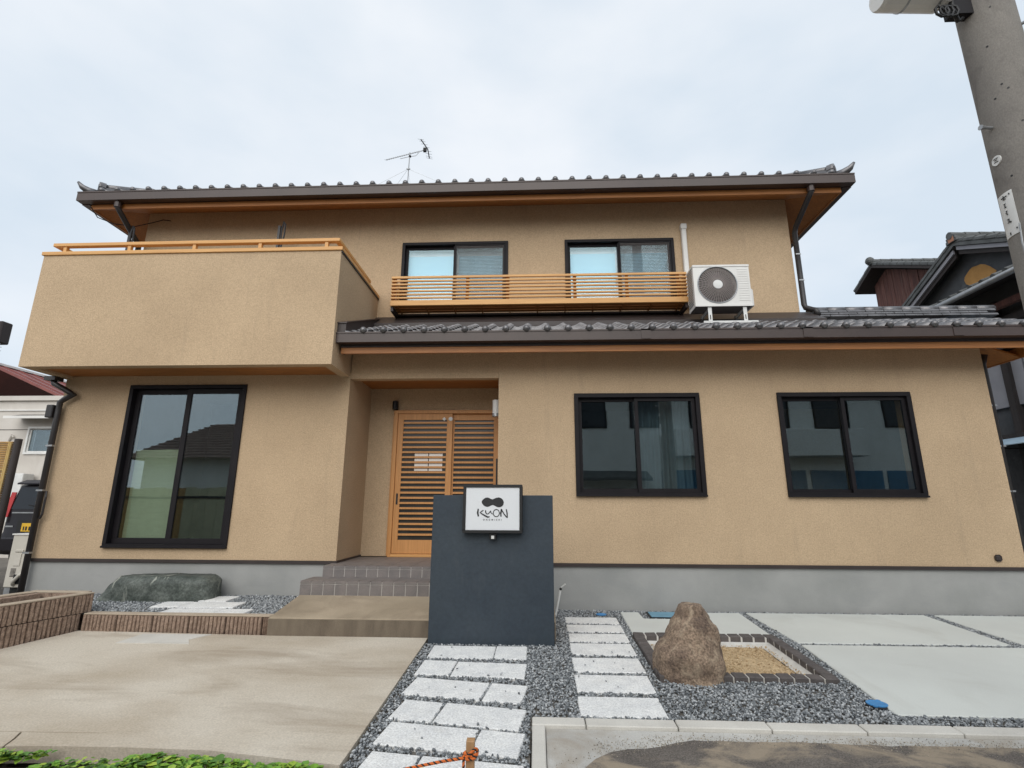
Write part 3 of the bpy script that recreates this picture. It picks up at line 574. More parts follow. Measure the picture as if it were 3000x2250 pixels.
B('bottom_lip', WHITE, AC, ax0-.003,ax1+.003,ay0-.007,ay0-.0005,az0,az0+.03)
MB().lathe((fx,ay0+.098,fz),[(.001,0),(fr_-.002,0),(fr_-.002,.004)],32,'y').build('fan_recess', BLACK, AC)
m=MB()
for j in range(5):
    a=2*math.pi*j/5; c,s_=math.cos(a),math.sin(a); c2,s2=math.cos(a+.75),math.sin(a+.75)
    m.add([(fx+.06*c,ay0+.075,fz+.06*s_),(fx+.24*c,ay0+.085,fz+.24*s_),(fx+.24*c2,ay0+.045,fz+.24*s2),(fx+.06*c2,ay0+.06,fz+.06*s2)],[(0,1,2,3)])
m.build('fan', BLACK, AC)
g=MB()
for rr in [.095+.02*i for i in range(10)]:
    g.tube([(fx+rr*math.cos(2*math.pi*i/36),ay0-.012+.03*(rr/.28)**2-.008,fz+rr*math.sin(2*math.pi*i/36)) for i in range(37)],.0032,4,False)
for i in range(44):
    a=2*math.pi*i/44; g.tube([(fx+rr*math.cos(a),ay0-.020+.03*(rr/.28)**2,fz+rr*math.sin(a)) for rr in (.07,.17,.278)],.0032,4,False)
gr=g.build('fan_grille', GRILLE, AC)
MB().lathe((fx,ay0-.024,fz),[(.001,-.002),(.066,0),(.070,.008)],24,'y').build('grille_hub', WHITEP, AC)
m=MB(); m.tube([(fx+.280*math.cos(2*math.pi*i/40),ay0-.004,fz+.280*math.sin(2*math.pi*i/40)) for i in range(41)],.009,6,False); m.build('grille_rim', STEEL, AC, 0, True)
for i in range(14):
    z=az0+.085+.037*i; B('front_rib', WHITE, AC, 2.935,3.085,ay0-.004,ay0-.0005,z,z+.012)
m=MB(); 
for i in range(16): z=az0+.06+.036*i; m.box(ax0-.007,ax0-.001,ay0+.05,ay1-.02,z,z+.014)
m.build('coil_guard', STEEL, AC)
m=MB(); m.hexa([(ax1+.001,ay0+.03,az0+.02),(ax1+.05,ay0+.05,az0+.02),(ax1+.05,ay1-.02,az0+.02),(ax1+.001,ay1-.02,az0+.02)],[(ax1+.001,ay0+.03,az0+.30),(ax1+.05,ay0+.05,az0+.27),(ax1+.05,ay1-.02,az0+.27),(ax1+.001,ay1-.02,az0+.30)]); m.box(ax1+.001,ax1+.02,ay0+.08,ay0+.16,az1-.16,az1-.12); m.build('valve_cover', WHITE, AC, .006)
zt=zr(7.05)+.055
for x in (2.505,3.0):
    m=MB(); m.box(x-.026,x+.026,7.045,7.05,zt+.01,az0-.002); m.box(x-.004,x+.004,7.051,7.40,az0-.05,az0-.003); m.build('stand_leg', WHITEP, AC); B('leg_slot', BLACK, AC, x-.006,x+.006,7.0435,7.0445,zt+.05,zt+.12)
    m=MB(); zz=zr(7.40)+.05; m.box(x-.02,x+.02,7.40,7.405,zz,az0-.003); m.tube([(x,7.07,az0-.04),(x-.02,7.39,zz+.01)],.008,6); m.build('stand_brace', STEEL, AC)
m=MB(); m.box(2.40,3.16,7.02,7.048,zt-.012,zt+.022); m.build('stand_rail', WHITEP, AC, .002); B('stand_rail', WHITEP, AC, 2.28,3.10,7.40,7.43,zr(7.41)+.03,zr(7.41)+.06)

# ---- television antenna on the roof ridge
AN=thing('tv_antenna', (-3.19,11.3,8.3), 'thin metal television antenna with mast on the roof ridge', 'antenna')
V=Vector; A0,A1=V((-3.78,11.3,9.86)),V((-2.76,11.5,10.30))
MB().tube([(-3.20,11.3,8.25),(-3.18,11.33,10.08)],.016,6).build('mast', STEEL, AN); MB().tube([A0,A1],.011,6).build('boom', STEEL, AN)
MB().tube([(-3.42,11.32,9.90),(-3.2,11.33,9.96),(-3.02,11.35,10.0),(-2.93,11.38,10.16)],.008,6).build('support_arm', STEEL, AN); MB().ball((-3.17,11.33,9.97),.035,8,6).build('clamp', DARK, AN)
ed=V((.62,-.55,-.55)).normalized()
for i in range(17):
    p=A0.lerp(A1,i/19.5); h_=.085; MB().tube([p-ed*h_,p+ed*h_],.005,4).build('element', STEEL, AN)
p=A0.lerp(A1,.93); MB().box(p.x-.04,p.x+.04,p.y-.03,p.y+.03,p.z-.05,p.z+.05).build('feed_box', DARK, AN)
for e in ((.05,.02,-.26),(-.20,.02,.32)):
    MB().tube([A1,A1+V(e)],.014,6).build('reflector_arm', DARK, AN)
    for t in (.2,.5,.8,1): q=A1+V(e)*t; MB().tube([q-ed*.17,q+ed*.17],.005,4).build('reflector_rod', STEEL, AN)
MB().tube([(-3.23,11.3,9.58),(-3.14,11.3,9.58)],.02,6).build('guy_collar', STEEL, AN)
for e in ((-5.6,11.4,8.3),(-.5,11.4,8.3),(-3.5,10.2,7.72),(-2.7,10.2,7.72)): MB().tube([(-3.19,11.3,9.58),e],.0035,4).build('guy_wire', STEEL, AN)

# ---- dark sign wall and the light box on it
SW=B('sign_wall', SLATE, None, -1.075,.172,5.475,5.595,-.13,1.357, bevel=.004); tag(SW,'dark slate-blue plastered free-standing wall behind the paving path','wall')
SG=thing('light_box_sign', (-.44,5.46,.98), 'square white light box sign with black frame, peanut emblem and brush lettering', 'sign')
sx0,sx1,sz0,sz1,sy=-.747,-.140,.980,1.462,5.375
frame4(MB(),sx0,sx1,sz0,sz1,.030,sy,sy+.099).build('frame', BLACK, SG, .003)
m=bpy.data.materials.new('sign_panel'); m.use_nodes=True; pb=m.node_tree.nodes['Principled BSDF']; pb.inputs['Base Color'].default_value=(.70,.72,.74,1); pb.inputs['Roughness'].default_value=.35
pan=B('panel', m, SG, sx0+.029,sx1-.029,sy+.008,sy+.09,sz0+.029,sz1-.029)
INK=mat('sign_ink',(.01,.011,.013),.5,(.014,.015,.017))
pcx,pcz=(sx0+sx1)/2,(sz0+sz1)/2
def sp(x,y): return (pcx+(1380+x*.09646-1443.6)*.00351, pcz-(1400+y*.09646-1492.6)*.00351)
em=[(325,760),(345,715),(370,690),(430,645),(490,632),(550,645),(600,672),(650,688),(700,670),(770,640),(850,628),(920,655),(970,700),(997,770),(985,840),(945,890),(890,915),(830,918),(780,905),(730,878),(690,858),(655,852),(600,875),(560,895),(510,910),(450,900),(390,870),(345,815)]
MB().prism([sp(*p) for p in em],'y',sy+.0055,sy+.0079).build('emblem', INK, pan)
def stroke(m,pts,w):
    P=[V((*sp(*p),0)) for p in pts]; w=[a*.09646*.00351/2 for a in (w if isinstance(w,list) else [w]*len(P))]; l=[];r=[]
    for i,p in enumerate(P):
        d=(P[min(i+1,len(P)-1)]-P[max(i-1,0)]).normalized(); nn=V((-d.y,d.x,0)); l.append(p+nn*w[i]); r.append(p-nn*w[i])
    n=len(P); y0,y1=sy+.0058,sy+.0079
    vs=[(a.x,y0,a.y) for a in l]+[(a.x,y0,a.y) for a in r]+[(a.x,y1,a.y) for a in l]+[(a.x,y1,a.y) for a in r]
    fs=[]
    for i in range(n-1): fs+=[(i,i+1,n+i+1,n+i),(2*n+i,2*n+i+1,i+1,i),(n+i,n+i+1,3*n+i+1,3*n+i)]
    fs+=[(0,n,3*n,2*n),(n-1,2*n-1,4*n-1,3*n-1)]
    m.add(vs,fs)
lt=[[([(228,965),(212,1080),(235,1190)],[40,52,44]),([(385,1008),(335,1040),(285,1075),(350,1120),(430,1165),(520,1208),(578,1196)],[26,34,34,38,44,46,22])],
    [([(450,1008),(452,1070),(480,1115),(520,1118),(560,1085),(600,1028)],[30,32,30,26,26,24]),([(600,1020),(607,1070),(640,1108),(690,1122)],[26,26,24,18])],
    [([(765+92*math.cos(a)+8,1090+105*math.sin(a)) for a in [-1.7+2*math.pi*i/18 for i in range(19)]],[30]+[24]*17+[30])],
    [([(930,968),(908,1090),(915,1192)],[42,46,36]),([(925,985),(960,1040),(1010,1120),(1060,1180),(1100,1222)],[30,32,34,34,26]),([(1072,975),(1095,1080),(1108,1222)],[34,36,30])]]
for L_ in lt:
    m=MB()
    for p,w in L_: stroke(m,p,w)
    m.build('letter', INK, pan)
tx=bpy.data.curves.new('small_letters','FONT'); tx.body='ONOMICHI'; tx.size=.0215; tx.space_character=2.05; tx.align_x='CENTER'; tx.extrude=.0008; tx.offset=.0004
to=bpy.data.objects.new('tmp',tx); COL.objects.link(to); bpy.context.view_layer.update(); me=bpy.data.meshes.new_from_object(to.evaluated_get(bpy.context.evaluated_depsgraph_get())); bpy.data.objects.remove(to)
me.materials.clear(); me.materials.append(INK)
o=bpy.data.objects.new('small_letters',me); COL.objects.link(o); o.parent=pan; bx,bz=sp(655,1305); o.location=V((bx,sy+.007,bz))-wpos(pan); o.rotation_euler=(math.pi/2,0,0)
m=MB(); m.box(-.475,-.405,sy+.03,sy+.10,.915,.979); m.build('bracket', BLACK, SG, .003); B('switch_box', WHITEP, SG, -.455,-.425,sy+.022,sy+.029,.925,.955)

# ---- paper notices on the entrance door
PAPER=mat('paper',(.80,.80,.78),.8,(.76,.76,.74),2)
for i,x in enumerate((-1.835,-1.615)):
    m=MB(); m.box(x,x+.205,Yd+.0205,Yd+.0215,1.765,2.045); tag(m.build('paper_notice', PAPER), 'plain white paper notice behind the door slats, '+('farther from' if i==0 else 'right next to')+' the middle stile', 'notice')

# ---- white conduit by the foundation
m=MB(); m.tube([(.215,6.60,-.05),(.285,6.60,.27)],.012,8); m.tube([(.295,6.60,.30),(.345,6.58,.345)],.009,8); c_=m.build('conduit', WHITEP); tag(c_,'thin white conduit stub standing in gravel beside the sign wall','conduit'); MB().ball((.288,6.60,.285),.017,8,6).build('joint', BLACK, c_)

# ---- boulders
def loft(name, mt, secs, n=36, amp=.02, fr=6, parent=None):
    """secs: (cx, cy, cz, rx, ry, power) stacked along z"""
    m=MB(); vs=[]
    for cx,cy,cz,rx,ry,pw in secs:
        for i in range(n):
            a=2*math.pi*i/n; c,s_=math.cos(a),math.sin(a); e=2/pw
            vs.append(V((cx+rx*abs(c)**e*(1 if c>0 else -1), cy+ry*abs(s_)**e*(1 if s_>0 else -1), cz)))
    for i,v in enumerate(vs):
        c=secs[i//n]; d=(v-V((c[0],c[1],c[2]))); d.z=.0; d=d.normalized() if d.length>1e-6 else V((0,0,1))
        k=amp*(mnoise.noise(v*fr)+.5*mnoise.noise(v*fr*2.3)+.3*mnoise.noise(v*fr*6)); vs[i]=v+d*k+V((0,0,k*.5))
    S=len(secs); m.add(vs,[(j*n+i,j*n+(i+1)%n,(j+1)*n+(i+1)%n,(j+1)*n+i) for j in range(S-1) for i in range(n)]+[tuple(range((S-1)*n,S*n)),tuple(range(n-1,-1,-1))])
    o=m.build(name, mt, parent, 0, True); return o
lev=[(-.22,1.02,1.54),(-.15,.995,1.56),(-.07,.98,1.555),(.02,.988,1.54),(.09,1.02,1.533),(.15,1.08,1.527),(.21,1.128,1.52),(.27,1.158,1.50),(.32,1.178,1.472),(.36,1.193,1.445),(.395,1.205,1.425),(.418,1.215,1.408),(.430,1.235,1.385),(.434,1.265,1.355)]
fine=[]
for i in range(len(lev)-1):
    for k in range(3):
        t=k/3; fine.append(tuple(a+(b-a)*t for a,b in zip(lev[i],lev[i+1])))
fine.append(lev[-1])
secs=[((a+b)/2,4.80+.04*(z+.2),z,(b-a)/2,min(.25,(b-a)/2*.92),2.3) for z,a,b in fine]
tag(loft('boulder', BOULD, secs, 64, .026, 7), 'tall brown rough boulder standing at the corner of the sand bed', 'boulder')
secs=[]
for i in range(15):
    t=i/14; z=.08+.315*t; k=(1-max(0,t-.75)*.9) ; x0=-5.42+.26*t**.95; x1=-3.94-.02*t-.06*max(0,t-.8)*5; secs.append(((x0+x1)/2,6.60,z,(x1-x0)/2*(1-.05*max(0,t-.85)/.15),.215*(1-.25*max(0,t-.8)/.2),4.6))
tag(loft('garden_stone', DSTONE, secs, 72, .024, 5), 'long low dark green stone with pale veins resting on gravel against the foundation', 'stone')

# ---- dark brick edging with sand
ED=thing('brick_edging', (1.7,5.25,-.1), 'square edging of small dark bricks with white mortar around sand', 'edging')
ex0_,ex1_,ey0_,ey1_=.985,2.42,4.66,5.845; bw=.098; SL.append([(ex0_-.01,ey0_-.01),(ex1_+.01,ey0_-.01),(ex1_+.01,ey1_+.01),(ex0_-.01,ey1_+.01)])
def brick(x0,x1,y0,y1):
    top=[(x,y,G(y)+.040+random.uniform(-.003,.003)) for x,y in ((x0,y0),(x1,y0),(x1,y1),(x0,y1))]; MB().hexa([(x,y,G(y)-.10) for x,y,_ in top],top).build('brick', BRICK, ED, .006)
nx=12; px=(ex1_-ex0_)/nx
for i in range(nx):
    for y in (ey0_,ey1_-bw): brick(ex0_+i*px+.007,ex0_+(i+1)*px-.007,y,y+bw)
ny=8; py=(ey1_-ey0_-2*bw)/ny
for i in range(ny):
    for x in (ex0_,ex1_-bw): brick(x,x+bw,ey0_+bw+i*py+.007,ey0_+bw+(i+1)*py-.007)
m=MB(); e=.012
for (a,b,c,d) in ((ex0_+e,ex1_-e,ey0_+e,ey0_+bw-.004),(ex0_+e,ex1_-e,ey1_-bw+.004,ey1_-e),(ex0_+e,ex0_+bw-.004,ey0_+bw-.003,ey1_-bw+.003),(ex1_-bw+.004,ex1_-e,ey0_+bw-.003,ey1_-bw+.003)):
    t=[(a,c,G(c)+.030),(b,c,G(c)+.030),(b,d,G(d)+.030),(a,d,G(d)+.030)]; m.hexa([(x,y,z-.12) for x,y,z in t],t)
ix0,ix1,iy0,iy1=ex0_+bw,ex1_-bw,ey0_+bw,ey1_-bw; w_=.085
for o4,i4 in (([(ix0,iy0),(ix1,iy0)],[(ix1-w_,iy0+.02),(ix0+w_,iy0+.02)]),([(ix1,iy0),(ix1,iy1)],[(ix1-w_,iy1-w_),(ix1-w_,iy0+.02)]),([(ix1,iy1),(ix0,iy1)],[(ix0+w_,iy1-w_),(ix1-w_,iy1-w_)]),([(ix0,iy1),(ix0,iy0)],[(ix0+w_,iy0+.02),(ix0+w_,iy1-w_)])):
    p=o4+i4; z=[-.012,-.012,-.045,-.045]; m.add([(x,y,G(y)+dz) for (x,y),dz in zip(p,z)],[(0,1,2,3)])
m.build('mortar', MORTAR, ED)
m=MB(); nn=40
vs=[]
for j in range(nn+1):
    for i in range(nn+1):
        x=ix0+.01+(ix1-ix0-.02)*i/nn; y=iy0+.004+(iy1-iy0-.01)*j/nn; ed_=min(i,j*2+6,nn-i,nn-j)/nn
        vs.append((x,y,G(y)-.045+.03*min(1,ed_*3)*.5+.016*mnoise.noise(V((x,y,0))*5)-(.02 if ed_<.06 else 0)))
m.add(vs,[(j*(nn+1)+i,j*(nn+1)+i+1,(j+1)*(nn+1)+i+1,(j+1)*(nn+1)+i) for j in range(nn) for i in range(nn)])
tag(m.build('sand', SAND, None, 0, True),'loose yellow-brown sand filling the brick edging','sand',kind='stuff')
# ---- lids
def disc_lid(c,r,mt,label,ears=True):
    z=G(c[1])+.004; o=MB().lathe((c[0],c[1],z),[(r+.012,-.05),(r+.012,.004),(r+.004,.008)],24).build('drain_lid', BLACK); tag(o,label,'lid')
    m=MB().lathe((c[0],c[1],z+.0085),[(r,0),(r,.006),(r-.012,.009),(r-.02,.006),(r-.022,.0065)],24)
    if ears: 
        for a in (.9,.9+math.pi): m.lathe((c[0]+r*math.cos(a),c[1]+r*math.sin(a),z+.0085),[(.016,0),(.016,.008)],10)
    m.build('cover', mt, o); SL.append([(c[0]+(r+.012)*math.cos(k*math.pi/4),c[1]+(r+.012)*math.sin(k*math.pi/4)) for k in range(8)]); return o
disc_lid((2.447,4.268),.068,BLUE,'round bright blue drain lid set at the edge of the concrete apron')
disc_lid((.765,6.63),.062,BLUE,'small round blue drain lid half buried in gravel beside the foundation',False)
o=MB().hexa([(1.31,6.50,-.10),(1.80,6.50,-.10),(1.80,6.755,-.10),(1.31,6.755,-.10)],[(1.31,6.50,G(6.5)+.02),(1.80,6.50,G(6.5)+.02),(1.80,6.755,G(6.755)+.02),(1.31,6.755,G(6.755)+.02)]).build('meter_box', BLACK); tag(o,'rectangular pale blue meter box lid by the foundation behind the boulder','lid'); SL.append([(1.31,6.5),(1.8,6.5),(1.8,6.755),(1.31,6.755)])
MB().hexa([(1.335,6.52,0),(1.78,6.52,0),(1.78,6.74,0),(1.335,6.74,0)],[(1.335,6.52,G(6.52)+.026),(1.78,6.52,G(6.52)+.026),(1.78,6.74,G(6.74)+.026),(1.335,6.74,G(6.74)+.026)]).build('cover', BLUE2, o, .003)

# ---- split-face block walls at the left bed
def block(parent, a, b, z0, z1, th=.10, inner=None):
    """ribbed block from plan point a to b (face on the right-hand side of a->b looking ... towards -n), grooves every ~40 mm"""
    a,b=V((*a,0)),V((*b,0)); d=(b-a); Ln=d.length; d.normalize(); nrm=V((d.y,-d.x,0))      # outward
    n=max(3,round(Ln/.041)); vs=[]; fs=[]; prof=[(0,-.012)]
    for i in range(n):
        x0=i/n*Ln; x1=(i+1)/n*Ln; g=.0075
        prof+= [(x0+g,random.uniform(.003,.009)),((x0+x1)/2,random.uniform(.006,.013)),(x1-g,random.uniform(.003,.009)),(x1,-.016)]
    rows_=[z0+.002,z0+(z1-z0)*.33,z0+(z1-z0)*.66,z1-.002]; K=len(prof)
    for j,z in enumerate(rows_):
        for x,o in prof:
            oo=o+(random.uniform(-.004,.005) if 0<j<3 and o>0 else 0); p=a+d*x+nrm*oo; vs.append((p.x,p.y,z))
    for j in range(3):
        for i in range(K-1): fs.append((j*K+i,j*K+i+1,(j+1)*K+i+1,(j+1)*K+i))
    m=MB().add(vs,fs)
    p,q=a-nrm*th,b-nrm*th; top=[vs[3*K+i] for i in range(K)]; m.add(top+[(q.x,q.y,z1-.002),(p.x,p.y,z1-.002)],[tuple(range(K+2))])
    m.add([(p.x,p.y,z0),(q.x,q.y,z0),(q.x,q.y,z1-.002),(p.x,p.y,z1-.002),(a.x,a.y,z0),(a.x,a.y,z1-.002),(b.x,b.y,z0),(b.x,b.y,z1-.002)],[(0,1,2,3),(0,3,5,4),(1,6,7,2)])
    o=m.build('block', BLOCK, parent); return o
LW=thing('block_wall', (-3.8,5.66,-.07), 'low one-course wall of ribbed brown split-face blocks edging the gravel bed', 'wall')
xs_=[-4.80,-4.42,-4.03,-3.635,-3.24,-2.85,-2.775]
for a,b in zip(xs_[:-1],xs_[1:]): block(LW,(a+.003,5.66-.0),(b-.003,5.66-.01),-.10,.112)
q=MB(); q.box(-4.79,-2.775,5.653,5.765,.1125,.125); q.build('cap', CAPM, LW, .003)
PW=thing('planter_wall', (-5.1,5.4,-.07), 'two-course planter wall of ribbed brown split-face blocks with a pale cap', 'planter')
pa,pb_=V((-5.34,4.00)),V((-4.835,5.80))
dd=(pb_-pa).normalized(); tot=(pb_-pa).length
for k,(z0,z1,off) in enumerate(((-.16,.112,.0),(.116,.298,.2))):
    t=tot
    e=tot-.0 if k else tot-.10
    while e>.05:
        s0=max(0,e-(.39 if e<tot-.01 or not off else .2)); block(PW,pa+dd*(s0+.003),pa+dd*(e-.003),z0,z1,.10); e=s0
nn_=V((dd.y,-dd.x))
def capstrip(p,q,w,z0,z1,nm='cap'):
    d=(q-p).normalized(); n_=V((d.y,-d.x)); P=[p+n_*.004,q+n_*.004,q-n_*w,p-n_*w]; return MB().hexa([(v.x,v.y,z0) for v in P],[(v.x,v.y,z1) for v in P]).build(nm,CAPM,PW,.003)
capstrip(pa,pb_,.105,.2985,.312)
# planter end and back wall (smooth inside)
def solid(p,q,w,z0,z1,mt,nm):
    d=(q-p).normalized(); n_=V((d.y,-d.x)); P=[p,q,q-n_*w,p-n_*w]; return MB().hexa([(v.x,v.y,z0) for v in P],[(v.x,v.y,z1) for v in P]).build(nm,mt,PW,.003)
c1=pb_-nn_*.106+dd*-.0; c2=V((-5.50,5.80))
for i in range(3):
    p=V((-4.96,5.79)).lerp(V((-5.50,5.80)),i/3); q_=V((-4.96,5.79)).lerp(V((-5.50,5.80)),(i+1)/3-.006); solid(q_,p,.10,-.10,.298,BLOCK,'block')
for i in range(4):
    p=V((-5.50,5.79)).lerp(V((-5.95,4.2)),i/4); q_=V((-5.50,5.79)).lerp(V((-5.95,4.2)),(i+1)/4-.004); solid(p,q_,.10,-.10,.298,BLOCK,'block')
MB().box(-5.60,-4.95,5.795,5.90,.2985,.312).build('cap', CAPM, PW, .003)
capstrip(V((-5.94,4.2)),V((-5.497,5.79)),.105,.2985,.312)
MB().add([(-5.94,4.2,.19),(-5.40,4.05,.19),(-4.93,5.79,.19),(-5.5,5.79,.19)],[(0,1,2,3)]).build('planter_soil', SOIL, PW)
# gravel bed behind the low wall
bed=struct(MB().hexa([(-4.80,5.76,-.1),(-2.76,5.70,-.1),(-2.70,D,-.1),(-6.55,D,-.1)],[(-4.80,5.76,.085),(-2.76,5.70,.085),(-2.70,D,.118),(-6.55,D,.118)]).build('gravel_bed', GROUNDM))
BSL=[]
for i,(xa,xb,ya,yb) in enumerate(((-4.58,-3.70,6.39,6.68),(-4.37,-3.42,6.055,6.335),(-4.07,-3.14,5.77,5.99))):
    j=xa+(.6 if i!=1 else .32)
    for a,b in ((xa,j-.004),(j+.004,xb)):
        t=[(x,y,.105+.03*(y-5.7)/1.1+.012) for x,y in ((a,ya),(b,ya+.02),(b,yb+.02),(a,yb))]; MB().hexa([(x,y,z-.05) for x,y,z in t],t).build('paving_slab', GRANITE, bed, .005); BSL.append([(x,y) for x,y,_ in t])

# ---- gravel (real stones, joined)
def inside(px,py,poly):
    n=len(poly); ins=np.zeros(px.shape,bool); j=n-1
    for i in range(n):
        xi,yi=poly[i]; xj,yj=poly[j]
        c=((yi>py)!=(yj>py)); ins^= c & (px < (xj-xi)*(py-yi)/((yj-yi) or 1e-9)+xi); j=i
    return ins
ico=bmesh.new(); bmesh.ops.create_icosphere(ico,subdivisions=1,radius=1); IV=np.array([v.co[:] for v in ico.verts]); IF=np.array([[v.index for v in f.verts] for f in ico.faces]); ico.free()
def gravel(name,label,pts,zf,size,mt,flat=.6):
    n=len(pts); R_=rng.uniform(*size,n); q=rng.normal(size=(n,4)); q/=np.linalg.norm(q,axis=1)[:,None]; w,x,y,z=q.T
    Rm=np.stack([np.stack([1-2*(y*y+z*z),2*(x*y-w*z),2*(x*z+w*y)],1),np.stack([2*(x*y+w*z),1-2*(x*x+z*z),2*(y*z-w*x)],1),np.stack([2*(x*z-w*y),2*(y*z+w*x),1-2*(x*x+y*y)],1)],1)
    sc=np.stack([R_*rng.uniform(.8,1.35,n),R_*rng.uniform(.6,1,n),R_*rng.uniform(.45,.8,n)],1)
    v=IV[None]*rng.uniform(.78,1.15,(n,12,1))*sc[:,None,:]; v=np.einsum('nij,nkj->nki',Rm,v); v[:,:,2]*=.85
    v[:,:,0]+=pts[:,0,None]; v[:,:,1]+=pts[:,1,None]; v[:,:,2]+=(zf(pts[:,0],pts[:,1])+rng.uniform(-.006,.008,n))[:,None]
    f=(IF[None]+12*np.arange(n)[:,None,None]).reshape(-1)
    me=bpy.data.meshes.new(name); me.vertices.add(n*12); me.vertices.foreach_set('co',v.reshape(-1).astype(np.float32)); me.loops.add(len(f)); me.loops.foreach_set('vertex_index',f.astype(np.int32)); me.polygons.add(len(f)//3); me.polygons.foreach_set('loop_start',np.arange(0,len(f),3,dtype=np.int32)); me.update(calc_edges=True); me.materials.append(mt)
    o=bpy.data.objects.new(name,me); COL.objects.link(o); return tag(o,label,'gravel',kind='stuff')
def island(name, cols, rough=.75):
    m=bpy.data.materials.new(name); m.use_nodes=True; t=m.node_tree; N=t.nodes; K=t.links.new; g=N.new('ShaderNodeNewGeometry'); r=N.new('ShaderNodeValToRGB'); r.color_ramp.interpolation='LINEAR'
    els=r.color_ramp.elements; els[0].position=0; els[0].color=(*cols[0],1); els[1].position=1; els[1].color=(*cols[-1],1)
    for i,c in enumerate(cols[1:-1]): e=els.new((i+1)/(len(cols)-1)); e.color=(*c,1)
    K(g.outputs['Random Per Island'],r.inputs[0]); p=N['Principled BSDF']; p.inputs['Roughness'].default_value=rough; K(r.outputs[0],p.inputs['Base Color']); return m
GRAV=island('gravel_stone',[(.075,.084,.092),(.125,.135,.145),(.19,.205,.215),(.26,.275,.285),(.35,.365,.375),(.50,.515,.52)])
def scatter(x0,x1,y0,y1,dens): 
    n=int((x1-x0)*(y1-y0)*dens); return np.stack([rng.uniform(x0,x1,n),rng.uniform(y0,y1,n)],1)
P_=np.concatenate([scatter(-1.10,2.62,2.45,6.85,5000),scatter(2.40,8.4,3.955,4.13,5000),scatter(2.40,8.4,6.77,6.85,5000),scatter(2.5,8.4,5.58,5.70,5000),scatter(4.5,4.8,5.6,6.85,5000)])
ok=np.ones(len(P_),bool)
ok&=~((P_[:,0]>-.05)&(P_[:,1]<3.955)); ok&=~((P_[:,0]<.18)&(P_[:,1]>5.47)); ok&=~((P_[:,1]>6.85))
stray=rng.random(len(P_))<.0022; onslab=np.zeros(len(P_),bool)
for s in SL: onslab|=inside(P_[:,0],P_[:,1],s)
stone_z=np.where(onslab,.014,0); ok&=(~onslab)|(stray&(P_[:,1]<5.6)&(P_[:,0]<1.0))
stone_z=stone_z[ok]
P_=P_[ok]
gravel('gravel','blue-grey crushed gravel filling the forecourt between the paving slabs',P_,lambda x,y:KS*(y-D)+.003+stone_z,(.0065,.0142),GRAV)
P_=scatter(-6.5,-2.73,5.74,6.85,3600); ok=(P_[:,0]>-4.82-1.6*(P_[:,1]-5.72)); ok&=~((P_[:,0]>-2.765)&(P_[:,1]<6.19))
for s in BSL: ok&=~inside(P_[:,0],P_[:,1],s)
P_=P_[ok]; gravel('bed_gravel','blue-grey crushed gravel in the raised bed beside the dark stone',P_,lambda x,y:.093+.03*(y-5.7)/1.1,(.008,.018),GRAV)
P_=scatter(-9.5,-6.75,5.9,8.6,700); gravel('side_gravel','coarse blue-grey gravel in the side passage left of the house',P_,lambda x,y:-.07+0*x,(.012,.03),GRAV)
sidepad=struct(B('side_passage', GROUNDM, None, -9.6,-6.72,5.85,9.0,-.16,-.07))
P_=scatter(ix0+.05,ix1-.05,iy0+.01,iy1-.05,1500); gravel('sand_grit','coarse yellow grit lying on the sand in the brick edging',P_,lambda x,y:KS*(y-D)-.030,(.004,.010),island('grit',[(.30,.20,.10),(.50,.36,.20),(.66,.52,.33)]))

xg=rng.uniform(.10,9,9000); yg=3.71+rng.normal(0,.05,9000)-np.where(xg<.9,.18*(.9-xg)/.8,0)-np.where(xg<.35,rng.uniform(0,.9,9000),0); okk=(yg<3.82)&(xg>.07); P_=np.stack([xg,yg],1)[okk]
gravel('road_grit','fine brown grit lying along the worn asphalt edge by the kerb',P_,lambda x,y:KS*(y-D)-.010,(.002,.005),island('road_grit_stone',[(.16,.15,.13),(.26,.23,.19),(.36,.31,.24),(.46,.40,.31)]))
# ---- ground cover plants in front of the driveway
MB().add([],[])
struct(MB().hexa([(-6.5,2.3,-.36),(-1.12,2.3,-.36),(-1.12,3.26,-.36),(-6.5,3.366,-.36)],[(-6.5,2.3,-.27),(-1.12,2.3,-.27),(-1.12,3.26,-.25),(-6.5,3.366,-.25)]).build('soil_strip', SOIL))
m=MB(); lv=[]; lf=[]
edge=lambda x: 3.315 if x<-2.7 else (3.335 if x<-2.2 else 3.33-(x+2.2)*.10)
for i in range(8000):
    x=random.uniform(-4.4,-1.2); e=edge(x)+.03*mnoise.noise(V((x*3,0,0))); y=e-abs(random.gauss(0,.26)); 
    if mnoise.noise(V((x*2.2,y*2,3)))<-.28: continue
    hgt=.02+.10*(.5+.5*mnoise.noise(V((x*4,y*4,1))))*min(1,(e-y)*6+.35); z=-.25+random.uniform(.25,1)*hgt+.035; s_=random.choice((.007,.010,.013,.016,.020,.026))*random.uniform(.8,1.2); a=random.uniform(0,6.28); tl=random.uniform(-.5,.5)
    c,s2=math.cos(a),math.sin(a); b=len(lv)
    for (u,v_,w_) in ((0,-1,0),(.75,-.35,.18),(.8,.4,.2),(0,1,0),(-.8,.4,.2),(-.75,-.35,.18),(0,.1,-.06)):
        px_,py_=u*s_,v_*s_; lv.append((x+c*px_-s2*py_, y+s2*px_+c*py_, z+w_*s_+py_*tl))
    lf+= [(b+6,b,b+1),(b+6,b+1,b+2),(b+6,b+2,b+3),(b+6,b+3,b+4),(b+6,b+4,b+5),(b+6,b+5,b)]
m.add(lv,lf); LEAFI=island('leaf_island',[(.045,.12,.02),(.09,.21,.025),(.14,.30,.03),(.20,.36,.04),(.33,.42,.05)],.5)
